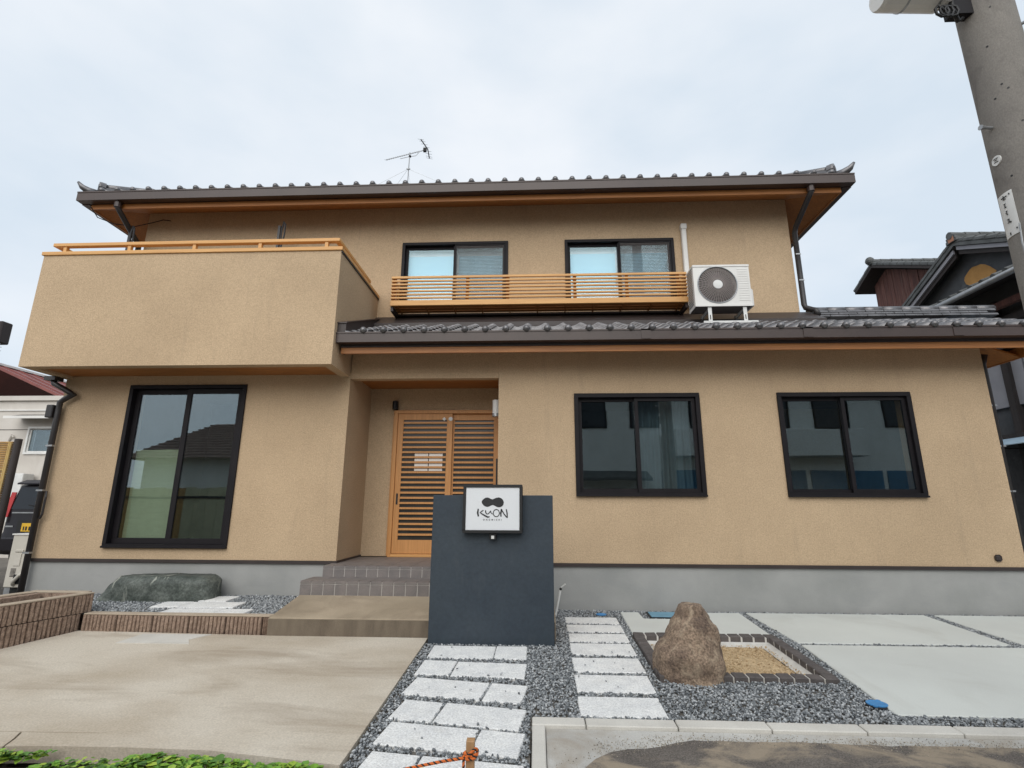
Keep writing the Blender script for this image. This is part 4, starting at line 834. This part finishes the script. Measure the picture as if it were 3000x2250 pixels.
o=m.build('ground_cover', LEAFI); tag(o,'low bright green leafy ground cover along the driveway edge','plants',kind='stuff')

# ---- stake and striped rope
ST=MB().hexa([(-.362,2.945,-.30),(-.320,2.945,-.30),(-.320,2.985,-.30),(-.362,2.985,-.30)],[(-.362,2.945,.079),(-.320,2.945,.079),(-.320,2.985,.083),(-.362,2.985,.083)]).build('wooden_stake', JAMB, None, .002); tag(ST,'short square wooden stake with rope tied round it','stake')
RP=thing('rope', (-.5,2.93,-.1), 'orange and black striped rope tied to the wooden stake', 'rope')
ORG=mat('rope_orange',(.70,.17,.03),.8,(.58,.13,.025),40); RB=mat('rope_black',(.02,.018,.018),.8)
path=[(-.372,2.942,-.30),(-.372,2.938,-.10),(-.371,2.936,.02),(-.365,2.936,.03),(-.335,2.936,.018),(-.312,2.945,.022),(-.309,2.985,.026),(-.335,2.996,.02),(-.37,2.985,.014),(-.373,2.94,.008),(-.345,2.932,.006),(-.312,2.94,.012),(-.305,2.965,.03),(-.316,2.95,.045),(-.34,2.932,.03),(-.372,2.935,.01),(-.50,2.935,-.012),(-.75,2.93,-.062),(-1.0,2.92,-.115),(-1.3,2.9,-.19),(-1.6,2.86,-.255)]
def smooth_path(pts,k=10):
    P=[V(p) for p in pts]; o=[]
    for i in range(len(P)-1):
        p0,p1,p2,p3=P[max(i-1,0)],P[i],P[i+1],P[min(i+2,len(P)-1)]
        nk=max(3,int((p2-p1).length/.004))
        for j in range(nk):
            t=j/nk; o.append(.5*((2*p1)+(p2-p0)*t+(2*p0-5*p1+4*p2-p3)*t*t+(3*p1-p0-3*p2+p3)*t**3))
    o.append(P[-1]); return o
sp_=smooth_path(path); S0=0; cs=[[],[],[]]; pn=None
for i,p in enumerate(sp_):
    d=(sp_[min(i+1,len(sp_)-1)]-sp_[max(i-1,0)]).normalized()
    if pn is None: pn=d.orthogonal().normalized()
    pn=(pn-d*pn.dot(d)).normalized(); q=d.cross(pn)
    if i: S0+=(p-sp_[i-1]).length
    for k in range(3):
        a=S0/.030*2*math.pi+2*math.pi*k/3; cs[k].append(p+(pn*math.cos(a)+q*math.sin(a))*.0038)
for k,mt in ((0,ORG),(1,ORG),(2,RB)): MB().tube(cs[k],.0042,5).build('strand', mt, RP, 0, True)
# ================================================================ utility pole
UP=thing('utility_pole', (2.8,2.7,-.30), 'grey concrete utility pole with white number plate by the road', 'utility pole')
PX,PY=2.80,2.70
def prad(z): return .146-.0026*z
m=MB(); hs=[-.30,1,2.2,3.2,4.2,6,9.5]; m.tube([(PX,PY,z) for z in hs],[prad(z) for z in hs],48); m.build('pole', POLEM, UP, 0, True)
def polepatch(z0,z1,a0,a1,off,mt,nm,parent,n=8):
    """curved plate hugging the pole"""
    m=MB(); vs=[]
    for zz in (z0,z1):
        for i in range(n+1):
            a=a0+(a1-a0)*i/n; r=prad(zz)
            for o_ in (off,off+.003): vs.append((PX+(r+o_)*math.cos(a),PY+(r+o_)*math.sin(a),zz))
    k=2*(n+1); fs=[]
    for i in range(n): fs+=[(2*i+1,2*i+3,k+2*i+3,k+2*i+1),(2*i,k+2*i,k+2*i+2,2*i+2),(2*i,2*i+2,2*i+3,2*i+1),(k+2*i,k+2*i+1,k+2*i+3,k+2*i+2)]
    fs+=[(0,1,k+1,k),(2*n,k+2*n,k+2*n+1,2*n+1)]; m.add(vs,fs); return m.build(nm,mt,parent)
base=math.radians(173)
pl=polepatch(2.715,2.975,base-.36,base+.36,.001,WHITEP,'number_plate',UP)
INK2=mat('plate_ink',(.03,.03,.032),.6)
def pmark(z0,z1,a0,a1): polepatch(z0,z1,base+a0,base+a1,.0048,INK2,'plate_mark',pl,2)
pmark(2.948,2.953,-.10,.16); pmark(2.938,2.961,.0,.03); pmark(2.936,2.940,-.02,.10)
for zc,k2 in ((2.90,0),(2.855,1),(2.805,2)):
    for k in range(3): pmark(zc+.010-.010*k,zc+.0125-.010*k,-.05+.03*((k+k2)%2),.05-.03*(k==1))
    pmark(zc-.012,zc+.013,-.01+.02*k2,.005+.02*k2); 
pmark(2.79,2.80,.08,.11)
for zz,aa in ((2.955,.26),(2.745,.26)): pmark(zz-.004,zz+.004,aa-.02,aa+.02)
pmark(2.722,2.738,-.05,-.02)
b2=math.radians(178)
m=MB(); c=V((PX+.139*math.cos(b2),PY+.139*math.sin(b2),3.185)); nn=V((math.cos(b2),math.sin(b2),0)); m.tube([c-nn*.004,c+nn*.004],.029,18); dsc=m.build('number_disc', WHITEP, UP); t_=V((-nn.y,nn.x,0))
for dz,w in ((.010,.014),(0,.008),(-.011,.013)): MB().tube([c+nn*.0055+t_*w+V((0,0,dz)),c+nn*.0055-t_*w+V((0,0,dz+.004))],.0022,5).build('disc_mark', INK2, dsc)
def bolt(z,a,L=.16): 
    d=V((math.cos(a),math.sin(a),0)); p=V((PX,PY,z))+d*.125; MB().tube([p,p+d*(L-.03),p+d*L],[.009,.009,.016],8).build('step_bolt', STEEL, UP)
for zz,aa in ((3.55,205),(3.62,222),(3.58,231),(3.35,240),(3.05,200),(2.62,192),(2.60,215),(3.9,214),(4.15,236)):
    a_=math.radians(aa); dd_=V((math.cos(a_),math.sin(a_),0)); p_=V((PX,PY,zz))+dd_*(prad(zz)-.004); MB().tube([p_,p_+dd_*.0055],.006,8).build('bolt_hole', BLACK, UP)
bolt(3.39,math.pi*1.03,.085); bolt(4.02,-.95,.17); bolt(5.0,math.pi,.16); bolt(4.55,0,.16)
m=MB(); m.tube([(2.125,2.62,4.315),(2.145,2.62,4.315),(2.50,2.64,4.315)],[.09,.098,.098],20); m.tube([(2.501,2.64,4.315),(2.57,2.66,4.315)],[.08,.055],14); cb=m.build('cable_closure', WHITE, UP, 0)
for x in (2.27,2.46): MB().tube([(x,2.63,4.315),(x+.012,2.63,4.315)],.1005,20).build('closure_band', STEEL, cb)
B('bracket', DARK, UP, 2.55,2.69,2.64,2.70,4.17,4.38)
coil=[(2.455+.024*i/6+.034*math.cos(i*.9),2.62,4.165+.04*math.sin(i*.9)) for i in range(24)]; MB().tube(coil,.008,5).build('cable_coil', BLACK, UP, 0, True)
MB().tube([(2.62,2.66,4.45),(2.58,2.65,4.32),(2.555,2.64,4.20),(2.585,2.65,4.12),(2.62,2.66,4.15)],.013,6).build('cable', BLACK, UP, 0, True)
MB().tube([(2.655,2.66,2.76),(2.645,2.66,2.64),(2.652,2.66,2.4),(2.652,2.67,1.9),(2.645,2.67,.2)],.004,5).build('earth_wire', STEEL, UP)
for zz in (6.4,7.2): MB().box(2.2,3.4,2.65,2.75,zz,zz+.08).build('crossarm', STEEL, UP)
oc=MB().tube([(2.66,2.62,6.6),(-1,.2,6.15),(-5,-2.3,6.0),(-9,-4.8,6.1)],.02,6).build('overhead_cable', BLACK); tag(oc,'thick black overhead cable running from the utility pole across the road','cable')

# ================================================================ left side
# bamboo screen
BF=thing('bamboo_screen', (-8.2,7.5,-.07), 'bamboo cane screen with dark post beside the side passage', 'fence')
MB().tube([(-7.895,7.5,-.1),(-7.895,7.5,2.22)],.048,12).build('post', DKWOOD, BF, 0, True)
MB().tube([(-7.962,7.46,-.05),(-7.962,7.46,2.16)],.013,8).build('edge_cane', BAMBOOY, BF, 0, True); MB().tube([(-7.988,7.46,-.05),(-7.988,7.46,2.17)],.012,8).build('edge_cane', BAMBOOY, BF, 0, True)
m=MB()
for i in range(62): m.tube([(-10.2,7.5,.06+.0345*i),(-7.965,7.5,.06+.0345*i)],.0165,6)
tag(m.build('bamboo_canes', BAMBOO, BF), kind='stuff'); MB().tube([(-10.2,7.475,1.75),(-8.0,7.475,1.75)],.014,6).build('tie_cane', BAMBOOY, BF)
# outdoor unit seen from its side
SU=thing('outdoor_unit', (-7.0,7.3,-.07), 'cream outdoor unit seen from its valve side beside the black downpipe', 'air conditioner')
CREAM=mat('cream_paint',(.56,.53,.47),.5,(.50,.47,.41),3)
B('casing', CREAM, SU, -7.13,-6.80,7.0,7.75,.165,.84,bevel=.01); B('top_panel', WHITE, SU, -7.14,-6.79,6.99,7.76,.8405,.858)
m=MB(); m.box(-7.05,-6.93,6.985,6.9995,.62,.65); m.box(-7.04,-6.95,6.99,6.9995,.44,.60); m.build('handle', CREAM, SU, .004)
m=MB(); 
for i in range(7): m.box(-7.06,-6.99,6.994,6.9995,.40-.016*i,.407-.016*i)
m.build('vent_slats', TRIM, SU); MB().tube([(-6.98,6.99,.20),(-6.96,6.96,.25),(-6.88,6.95,.33),(-6.80,6.97,.38)],.022,8).build('pipe', CREAM, SU, 0, True); B('valve_recess', BLACK, SU, -7.0,-6.86,6.992,6.9994,.21,.33)
for x in (-7.08,-6.86): B('foot', STEEL, SU, x-.04,x+.04,7.02,7.73,.03,.164); B('pad', KERBM, SU, x-.06,x+.06,7.0,7.75,-.075,.0295)
# neighbour: white house with red roof
NW=thing('white_house', (-14,14,0), 'white neighbouring house with red metal roof and small sliding window', 'house')
wall_y(13.0,-22,-8.6,-.05,3.97,[(-13.45,-12.15,2.55,3.26)],.2,'wall',OWHITE,NW); B('wall',OWHITE,NW,-8.8,-8.6,13.201,19,-.05,3.97)
B('parapet', OWHITE, NW, -22,-8.55,12.93,13.4,3.975,4.10); B('band', WHITE, NW, -22,-8.6,12.97,12.999,3.70,3.735); B('band', TRIM, NW, -22,-8.6,12.985,12.9985,3.19,3.20)
m=MB(); rz=lambda x: 5.15-.42*(x+15.4)
m.hexa([(-15.4,13.41,rz(-15.4)-.08),(-10.5,13.41,rz(-10.5)-.08),(-10.5,18,rz(-10.5)-.08),(-15.4,18,rz(-15.4)-.08)],[(-15.4,13.41,rz(-15.4)),(-10.5,13.41,rz(-10.5)),(-10.5,18,rz(-10.5)),(-15.4,18,rz(-15.4))]); m.hexa([(-20.3,13.41,3.0),(-15.401,13.41,5.06),(-15.401,18,5.06),(-20.3,18,3.0)],[(-20.3,13.41,3.09),(-15.401,13.41,5.15),(-15.401,18,5.15),(-20.3,18,3.09)]); rf=m.build('roof', REDROOF, NW)
for i in range(10):
    y=13.6+.45*i; MB().hexa([(-15.4,y,rz(-15.4)+.001),(-10.5,y,rz(-10.5)+.001),(-10.5,y+.03,rz(-10.5)+.001),(-15.4,y+.03,rz(-15.4)+.001)],[(-15.4,y,rz(-15.4)+.035),(-10.5,y,rz(-10.5)+.035),(-10.5,y+.03,rz(-10.5)+.035),(-15.4,y+.03,rz(-15.4)+.035)]).build('roof_seam', REDROOF, rf)
B('ridge_cap', WHITE, rf, -15.5,-15.3,13.40,18.02,5.14,5.20)
w=frame4(MB(),-13.46,-12.14,2.54,3.27,.05,12.96,13.1).build('window', WHITEP, NW)
for a,b in ((-13.41,-12.80),(-12.80,-12.19)): frame4(MB(),a,b,2.59,3.22,.035,13.0,13.04).build('sash', WHITEP, w); B('pane', GLASS, w, a+.03,b-.03,13.018,13.022,2.62,3.19)
curtain(w,-12.78,-12.2,13.12,2.55,3.25,5); B('backing', ROOMM, w, -13.6,-12.0,13.35,13.37,2.3,3.5)
m=MB(); m.hexa([(-13.75,12.55,3.44),(-11.9,12.55,3.44),(-11.9,12.999,3.52),(-13.75,12.999,3.52)],[(-13.75,12.55,3.48),(-11.9,12.55,3.48),(-11.9,12.999,3.60),(-13.75,12.999,3.60)]); m.build('window_hood', TRIM, w); B('hood_edge', WHITE, w, -13.76,-11.89,12.53,12.549,3.42,3.49)
MB().tube([(-13.95,12.97,2.5),(-13.93,12.97,2.9),(-13.85,12.95,3.05),(-13.80,12.95,2.98)],.025,6).build('vent_pipe', OWHITE, NW)
NA=thing('air_conditioner', (-13.3,12.7,1.4), 'small white air conditioner unit on the wall of the white house behind the parked car', 'air conditioner')
B('casing', WHITEP, NA, -13.72,-12.95,12.62,12.92,1.42,2.02,bevel=.01); MB().lathe((-13.48,12.612,1.72),[(.02,-.004),(.20,-.004),(.21,.004)],20,'y').build('fan_grille', STEEL, NA); B('stand', STEEL, NA, -13.6,-13.0,12.65,12.98,1.36,1.418)
# far dark rooftop tank and aerial
FT=thing('water_tank', (-30.5,25,0), 'dark rooftop water tank on a frame rising beyond the red roof', 'tank'); B('tank', DKWOOD, FT, -31.5,-28.75,25,25.6,9.75,10.95,bevel=.05); B('frame', DKWOOD, FT, -31.3,-30.2,25.1,25.5,0,9.749)
FA=thing('rooftop_aerial', (-28.3,24.5,8.0), 'small grey aerial above the red roof', 'antenna')
MB().tube([(-28.05,24.5,4.5),(-28.05,24.5,9.5)],.025,6).build('mast', STEEL, FA)
for i in range(4): MB().tube([(-28.6,24.5,8.75+.2*i),(-27.9,24.5,8.68+.2*i)],.018,5).build('element', STEEL, FA)
# parked car, seen from behind
CA=thing('parked_car', (-10.2,12,0), 'dark tall compact car with yellow number plate parked in front of the white house', 'car')
CARP=mat('car_paint',(.010,.008,.011),.3,(.008,.006,.009),spec=.3); CG=mat('car_glass',(.008,.013,.02),.06,spec=.4)
cx0,cx1=-10.96,-9.48; yb0=10.45; cw=cx1-cx0
prof=[(yb0+.02,.26),(yb0-.04,.40),(yb0-.04,.62),(yb0+.0,.70),(yb0+.01,1.12),(yb0+.10,1.64),(yb0+.26,1.74),(yb0+1.6,1.77),(yb0+2.35,1.68),(yb0+2.85,1.14),(yb0+3.30,1.0),(yb0+3.38,.70),(yb0+3.36,.26)]
m=MB(); n=len(prof); vs=[]
for dx,ins in ((0,.08),(.06,.02),(.20,0),(cw-.20,0),(cw-.06,.02),(cw,.08)):
    for y,z in prof:
        cyy,czz=yb0+1.7,.9; k_=max(0,(z-1.12)/.6)*.09; xx=cx0+dx+(k_ if dx<.7 else -k_)
        vs.append((xx,cyy+(y-cyy)*(1-ins*.5),czz+(z-czz)*(1-ins*.35)))
m.add(vs,[tuple(range(n)),tuple(range(6*n-1,5*n-1,-1))]+[(j*n+i,j*n+(i+1)%n,(j+1)*n+(i+1)%n,(j+1)*n+i) for j in range(5) for i in range(n)]); m.build('body', CARP, CA, .012, True, 2)
def rearq(u0,u1,z0,z1,off,mt,nm,par,inset=.0):
    f=lambda z: yb0+.01+(z-1.12)/.52*.09
    P=[(u0,f(z0)-off,z0),(u1,f(z0)-off,z0),(u1-inset,f(z1)-off,z1),(u0+inset,f(z1)-off,z1)]
    return MB().hexa([(x,y,z) for x,y,z in P],[(x,y+.02,z) for x,y,z in P]).build(nm,mt,par)
rearq(cx0+.13,cx1-.13,1.16,1.60,.006,CG,'rear_window',CA,.05)
MB().hexa([(cx0+.12,yb0+.02,1.655),(cx1-.12,yb0+.02,1.655),(cx1-.14,yb0+.20,1.735),(cx0+.14,yb0+.20,1.735)],[(cx0+.12,yb0+.02,1.69),(cx1-.12,yb0+.02,1.69),(cx1-.14,yb0+.20,1.765),(cx0+.14,yb0+.20,1.765)]).build('roof_spoiler', CARP, CA, .01)
LAMP=mat('tail_lamp',(.42,.02,.02),.2)
for sx in (-1,1):
    x=cx0+.012 if sx<0 else cx1-.112; rearq(x,x+.10,1.0,1.50,.012,LAMP,'tail_lamp',CA); B('lamp_lens', WHITEP, CA, x+.02,x+.09,yb0-.022,yb0-.008,.90,.99)
    xs2=cx0-.002 if sx<0 else cx1+.002; MB().hexa([(xs2,yb0+.35,1.14),(xs2+.004,yb0+.35,1.14),(xs2+.004,yb0+2.7,1.14),(xs2,yb0+2.7,1.14)],[(xs2-sx*.085,yb0+.40,1.60),(xs2-sx*.085+.004,yb0+.40,1.60),(xs2-sx*.085+.004,yb0+2.3,1.60),(xs2-sx*.085,yb0+2.3,1.60)]).build('side_window', CG, CA)
    for y in (yb0+.55,yb0+2.80):
        w_=MB().lathe((cx0+.09 if sx<0 else cx1-.09,y,.27),[(.2,-.1),(.27,-.085),(.27,.085),(.2,.1)],20,'x').build('wheel', BLACK, CA); MB().lathe((cx0-.012 if sx<0 else cx1+.012,y,.27),[(.02,-.01),(.16,-.006),(.17,.01)],14,'x').build('rim', STEEL, w_)
B('bumper', CARP, CA, cx0+.02,cx1-.02,yb0-.075,yb0+.04,.32,.60,bevel=.03); B('tailgate_trim', STEEL, CA, cx0+.18,cx1-.18,yb0-.006,yb0+.004,1.075,1.10); B('plate_recess', BLACK, CA, -10.62,-9.82,yb0-.004,yb0+.006,.68,.94)
YEL=mat('plate_yellow',(.80,.48,.03),.5); pt=B('number_plate', YEL, CA, -10.50,-10.17,yb0-.022,yb0-.008,.715,.88,bevel=.003)
for x,w_ in ((-10.46,.03),(-10.41,.04),(-10.34,.04),(-10.27,.04)): B('plate_mark', BLACK, pt, x,x+w_,yb0-.0235,yb0-.0225,.735,.815)
B('badge', STEEL, CA, -10.86,-10.70,yb0-.006,yb0+.002,.80,.83); MB().tube([(-10.1,yb0-.02,1.19),(-10.45,yb0-.012,1.24)],.010,5).build('rear_wiper', BLACK, CA)

# ================================================================ right side: old houses
OH=thing('old_house', (11,10,0), 'weathered old house with grey plaster gable, orange clay patch and tiled roof', 'house')
vx,wx=9.0,9.35; ya,za=10.51,6.86; pit=.465
def gz(y): return za-pit*abs(y-ya)
# gable wall
MB().prism([(7.2,-.05),(13.6,-.05),(13.6,gz(13.6)-.12),(ya,gz(ya)-.12),(7.2,gz(7.2)-.12)],'x',wx,wx+.2).build('gable_wall', GREYPL, OH)
B('wall', DKWOOD, OH, wx+.2,15,7.2,7.35,-.05,5.2)
patch=[(10.81,6.08),(10.78,6.15),(10.69,6.21),(10.62,6.25),(10.55,6.27),(10.45,6.25),(10.35,6.24),(10.26,6.19),(10.16,6.10),(10.04,5.95),(10.08,5.86),(10.22,5.84),(10.38,5.86),(10.55,5.86),(10.68,5.9),(10.78,5.98)]
MB().prism(patch,'x',wx-.006,wx+.001).build('clay_patch', ORANGE, OH)
for y0,y1 in ((7.0,ya),(ya,13.9)):
    s=MB().hexa([(vx+.02,y0,gz(y0)-.10),(16,y0,gz(y0)-.10),(16,y1,gz(y1)-.10),(vx+.02,y1,gz(y1)-.10)],[(vx+.02,y0,gz(y0)-.02),(16,y0,gz(y0)-.02),(16,y1,gz(y1)-.02),(vx+.02,y1,gz(y1)-.02)]).build('roof_slope', TILED, OH)
    n=int((y1-y0)/.24)
    for i in range(n):
        a=y0+(y1-y0)*i/n; b=a+(y1-y0)/n*1.15
        for xx in (vx,vx+.26):
            MB().tube([(xx+.06,a,gz(a)+.035),(xx+.06,b,gz(b)+.015)],[.062,.055] if y0<ya-1 else [.055,.062],7).build('verge_tile', TILED, s, 0)
    B2=MB().hexa([(vx+.10,y0+.1,gz(y0+.1)-.30),(vx+.14,y0+.1,gz(y0+.1)-.30),(vx+.14,y1-.0,gz(y1)-.30),(vx+.10,y1,gz(y1)-.30)],[(vx+.10,y0+.1,gz(y0+.1)-.101),(vx+.14,y0+.1,gz(y0+.1)-.101),(vx+.14,y1,gz(y1)-.101),(vx+.10,y1,gz(y1)-.101)]).build('barge_board', DKWOOD, OH)
    MB().hexa([(vx+.06,y0+.1,gz(y0+.1)-.20),(vx+.099,y0+.1,gz(y0+.1)-.20),(vx+.099,y1,gz(y1)-.20),(vx+.06,y1,gz(y1)-.20)],[(vx+.06,y0+.1,gz(y0+.1)-.115),(vx+.099,y0+.1,gz(y0+.1)-.115),(vx+.099,y1,gz(y1)-.115),(vx+.06,y1,gz(y1)-.115)]).build('barge_trim', GREYW, OH)
for k in range(2): MB().hexa([(vx-.02,ya-.14+.02*k,gz(ya)-.03+.07*k),(16,ya-.14+.02*k,gz(ya)-.03+.07*k),(16,ya+.14-.02*k,gz(ya)-.03+.07*k),(vx-.02,ya+.14-.02*k,gz(ya)-.03+.07*k)],[(vx-.02,ya-.14+.02*k,gz(ya)+.03+.07*k),(16,ya-.14+.02*k,gz(ya)+.03+.07*k),(16,ya+.14-.02*k,gz(ya)+.03+.07*k),(vx-.02,ya+.14-.02*k,gz(ya)+.03+.07*k)]).build('ridge_layer', TILED, OH)
for i in range(8): MB().tube([(vx-.04+.3*i,ya,gz(ya)+.13),(vx+.25+.3*i,ya,gz(ya)+.13)],[.085,.075],8).build('ridge_cap', TILED, OH)
B('brick_end', mat('clay_red',(.45,.22,.14),.9), OH, vx-.03,vx+.06,ya-.08,ya+.06,gz(ya)-.02,gz(ya)+.09)
# pent roof in front of the gable
m=MB(); m.hexa([(8.58,6.9,5.36),(wx-.001,6.9,5.62),(wx-.001,11.6,5.62),(8.58,11.6,5.36)],[(8.58,6.9,5.42),(wx-.001,6.9,5.72),(wx-.001,11.6,5.72),(8.58,11.6,5.42)]); pr2=m.build('pent_roof', DKWOOD, OH)
for i in range(18):
    y=6.95+.26*i; MB().tube([(8.56,y,5.465),(wx-.02,y,5.775)],[.062,.05],7).build('pent_tile', TILED, pr2)
MB().tube([(8.50,6.9,5.36),(8.50,11.6,5.40)],.055,10).build('gutter', STEEL, pr2, 0, True)
B('beam', OLDWOOD, OH, 8.95,9.05,7.0,11.4,5.02,5.14)
# lower side wall with posts, pale panels and a translucent hood
for y in (7.6,8.55,9.05,10.2,11.4): B('post', DKWOOD, OH, wx-.14,wx-.001,y-.07,y+.07,-.05,5.3)
B('pale_panel', GREYW, OH, wx-.06,wx-.002,9.9,10.9,3.2,4.9)
B('pale_panel', GREYW, OH, wx-.07,wx-.002,8.95+.18,9.85,2.7,4.75)
PURP=mat('faded_boards',(.15,.11,.13),.9,(.11,.085,.10),6,stretch=(6,6,.5))
B('board_panel', PURP, OH, wx-.05,wx-.003,7.7,8.9,2.6,4.8)
B('beam', DKWOOD, OH, wx-.16,wx-.0005,7.1,11.6,2.50,2.66); B('beam', DKWOOD, OH, wx-.155,wx-.0008,7.1,11.6,4.78,4.92)
BW=mat('pale_blue_sheet',(.42,.56,.68),.5,(.36,.50,.62),3)
MB().hexa([(8.45,7.2,2.36),(wx-.17,7.2,2.56),(wx-.17,10.9,2.56),(8.45,10.9,2.36)],[(8.45,7.2,2.375),(wx-.17,7.2,2.575),(wx-.17,10.9,2.575),(8.45,10.9,2.375)]).build('hood_sheet', BW, OH)
for y in (7.3,8.2,9.1,10,10.8): B('hood_bar', DKWOOD, OH, 8.46,wx-.17,y,y+.04,2.33,2.355)
for (y,z) in ((8.3,1.7),(9.6,1.45),(8.9,.9)): B('crate_edge', BAMBOO, OH, wx-.03,wx-.002,y,y+.16,z,z+.18)
# storehouse behind
SH=thing('plank_storehouse', (11.5,13.5,0), 'old storehouse with reddish plank gable and grey tiled roof', 'storehouse')
vx2,wx2,yc,zc=9.8,10.2,14.25,8.18; p2=.50
def g2(y): return zc-p2*abs(y-yc)
ypl=11.2; k=0
while ypl<14.82:
    w_=.19+.03*math.sin(k*2.3); y1=min(ypl+w_,14.82); zt0,zt1=g2(ypl)-.16,g2(y1)-.16
    ztop=[zt0,zt1]
    MB().prism([(ypl+.004,0),(y1-.004,0),(y1-.004,zt1),(ypl+.004,zt0)],'x',wx2-random.uniform(0,.012),wx2+.05).build('plank', OLDWOOD, SH); ypl=y1; k+=1
B('wall', DKWOOD, SH, wx2+.06,16,11.25,14.8,0,6.2)
for y0,y1 in ((11.0,yc),(yc,15.15)):
    s=MB().hexa([(vx2,y0,g2(y0)-.11),(16,y0,g2(y0)-.11),(16,y1,g2(y1)-.11),(vx2,y1,g2(y1)-.11)],[(vx2,y0,g2(y0)-.03),(16,y0,g2(y0)-.03),(16,y1,g2(y1)-.03),(vx2,y1,g2(y1)-.03)]).build('roof_slope', DKWOOD, SH)
    n=max(3,int((y1-y0)/.25))
    for i in range(n):
        a=y0+(y1-y0)*i/n; b=a+(y1-y0)/n*1.1
        for xx in (vx2,vx2+.27,vx2+.54): MB().tube([(xx+.05,a,g2(a)+.02),(xx+.05,b,g2(b)+.02)],[.07,.06] if y0<yc-1 else [.06,.07],7).build('verge_tile', TILED, s)
for i in range(7): MB().tube([(vx2-.05+.3*i,yc,g2(yc)+.06),(vx2+.24+.3*i,yc,g2(yc)+.06)],[.10,.09],8).build('ridge_cap', TILED, SH)
MB().ball((vx2-.02,yc,g2(yc)+.10),.12,8,6).build('ridge_end', TILED, SH)

# ================================================================ across the street (seen mirrored in the window panes)
OW=mat('opposite_wall',(.74,.74,.70),.9,(.68,.68,.64),1); 
OB=thing('opposite_house', (7,-9,-.3), 'pale rendered two-storey house across the street mirrored in the panes', 'house')
m=MB(); m.box(.6,24,-15,-8.0,-.3,6.3); m.build('wall', OW, OB); B('balcony', OW, OB, 5.6,13.0,-7.99,-7.0,3.25,4.35,bevel=.02); B('roof', TILE, OB, .1,24.5,-15.5,-7.4,6.31,6.5)
for x in (1.6,4.0,6.5,9.2,11.6,14.4,17.5):
    w=frame4(MB(),x,x+1.4,4.5,5.7,.06,-8.0,-7.94).build('window', DARK, OB); B('pane', CG, w, x+.06,x+1.34,-7.99,-7.97,4.56,5.64)
for x in (5.2,8.2,11.2,14.2,17.2): B('shutter', mat('shutter_blue'+str(x),(.035,.15,.26),.5), OB, x,x+2.8,-7.999,-7.95,-.2,2.75)
MB().hexa([(1.0,-7.99,2.6),(4.6,-7.99,2.6),(4.6,-7.0,2.3),(1.0,-7.0,2.3)],[(1.0,-7.99,2.75),(4.6,-7.99,2.75),(4.6,-7.0,2.42),(1.0,-7.0,2.42)]).build('porch_roof', TILED, OB); B('door', DKWOOD, OB, 2.0,3.6,-7.999,-7.93,-.28,2.0)
OT=thing('opposite_tiled_house', (-9,-9,-.3), 'tiled single-storey house across the street mirrored in the tall window', 'house')
m=MB(); m.box(-17,-2.2,-14,-8.0,-.3,3.3); m.build('wall', OW, OT)
BRT=mat('brown_tile',(.34,.24,.19),.6,(.24,.17,.14),8,stretch=(1,1,1),bump=.3,bscale=12)
m=MB(); m.add([(-17.6,-7.3,3.2),(-1.6,-7.3,3.2),(-3.4,-10.8,5.2),(-15.8,-10.8,5.2),(-1.6,-14.4,3.2),(-17.6,-14.4,3.2)],[(0,1,2,3),(1,4,2),(4,5,3,2),(5,0,3)]); rf=m.build('roof', BRT, OT)
for i in range(14):
    t=i/14; z=3.23+2.0*t; y=-7.3-3.5*t; B('tile_course', BRT, rf, -17.55+1.75*t,-1.65-1.75*t,y-.06,y+.02,z-.02,z+.035)
OF=thing('opposite_fence', (-8,-4.2,-.3), 'tan board fence across the street mirrored in the tall window', 'fence')
for i in range(36): B('board', BAMBOO if i%5==0 else mat('fence_board',(.52,.50,.32),.8) if 'fence_board' not in MATS else MATS['fence_board'], OF, -17+.4*i,-16.61+.4*i,-4.6,-4.56,-.28,1.85+.02*(i%3))
B('rail', DKWOOD, OF, -17,-2.7,-4.555,-4.52,1.5,1.58)
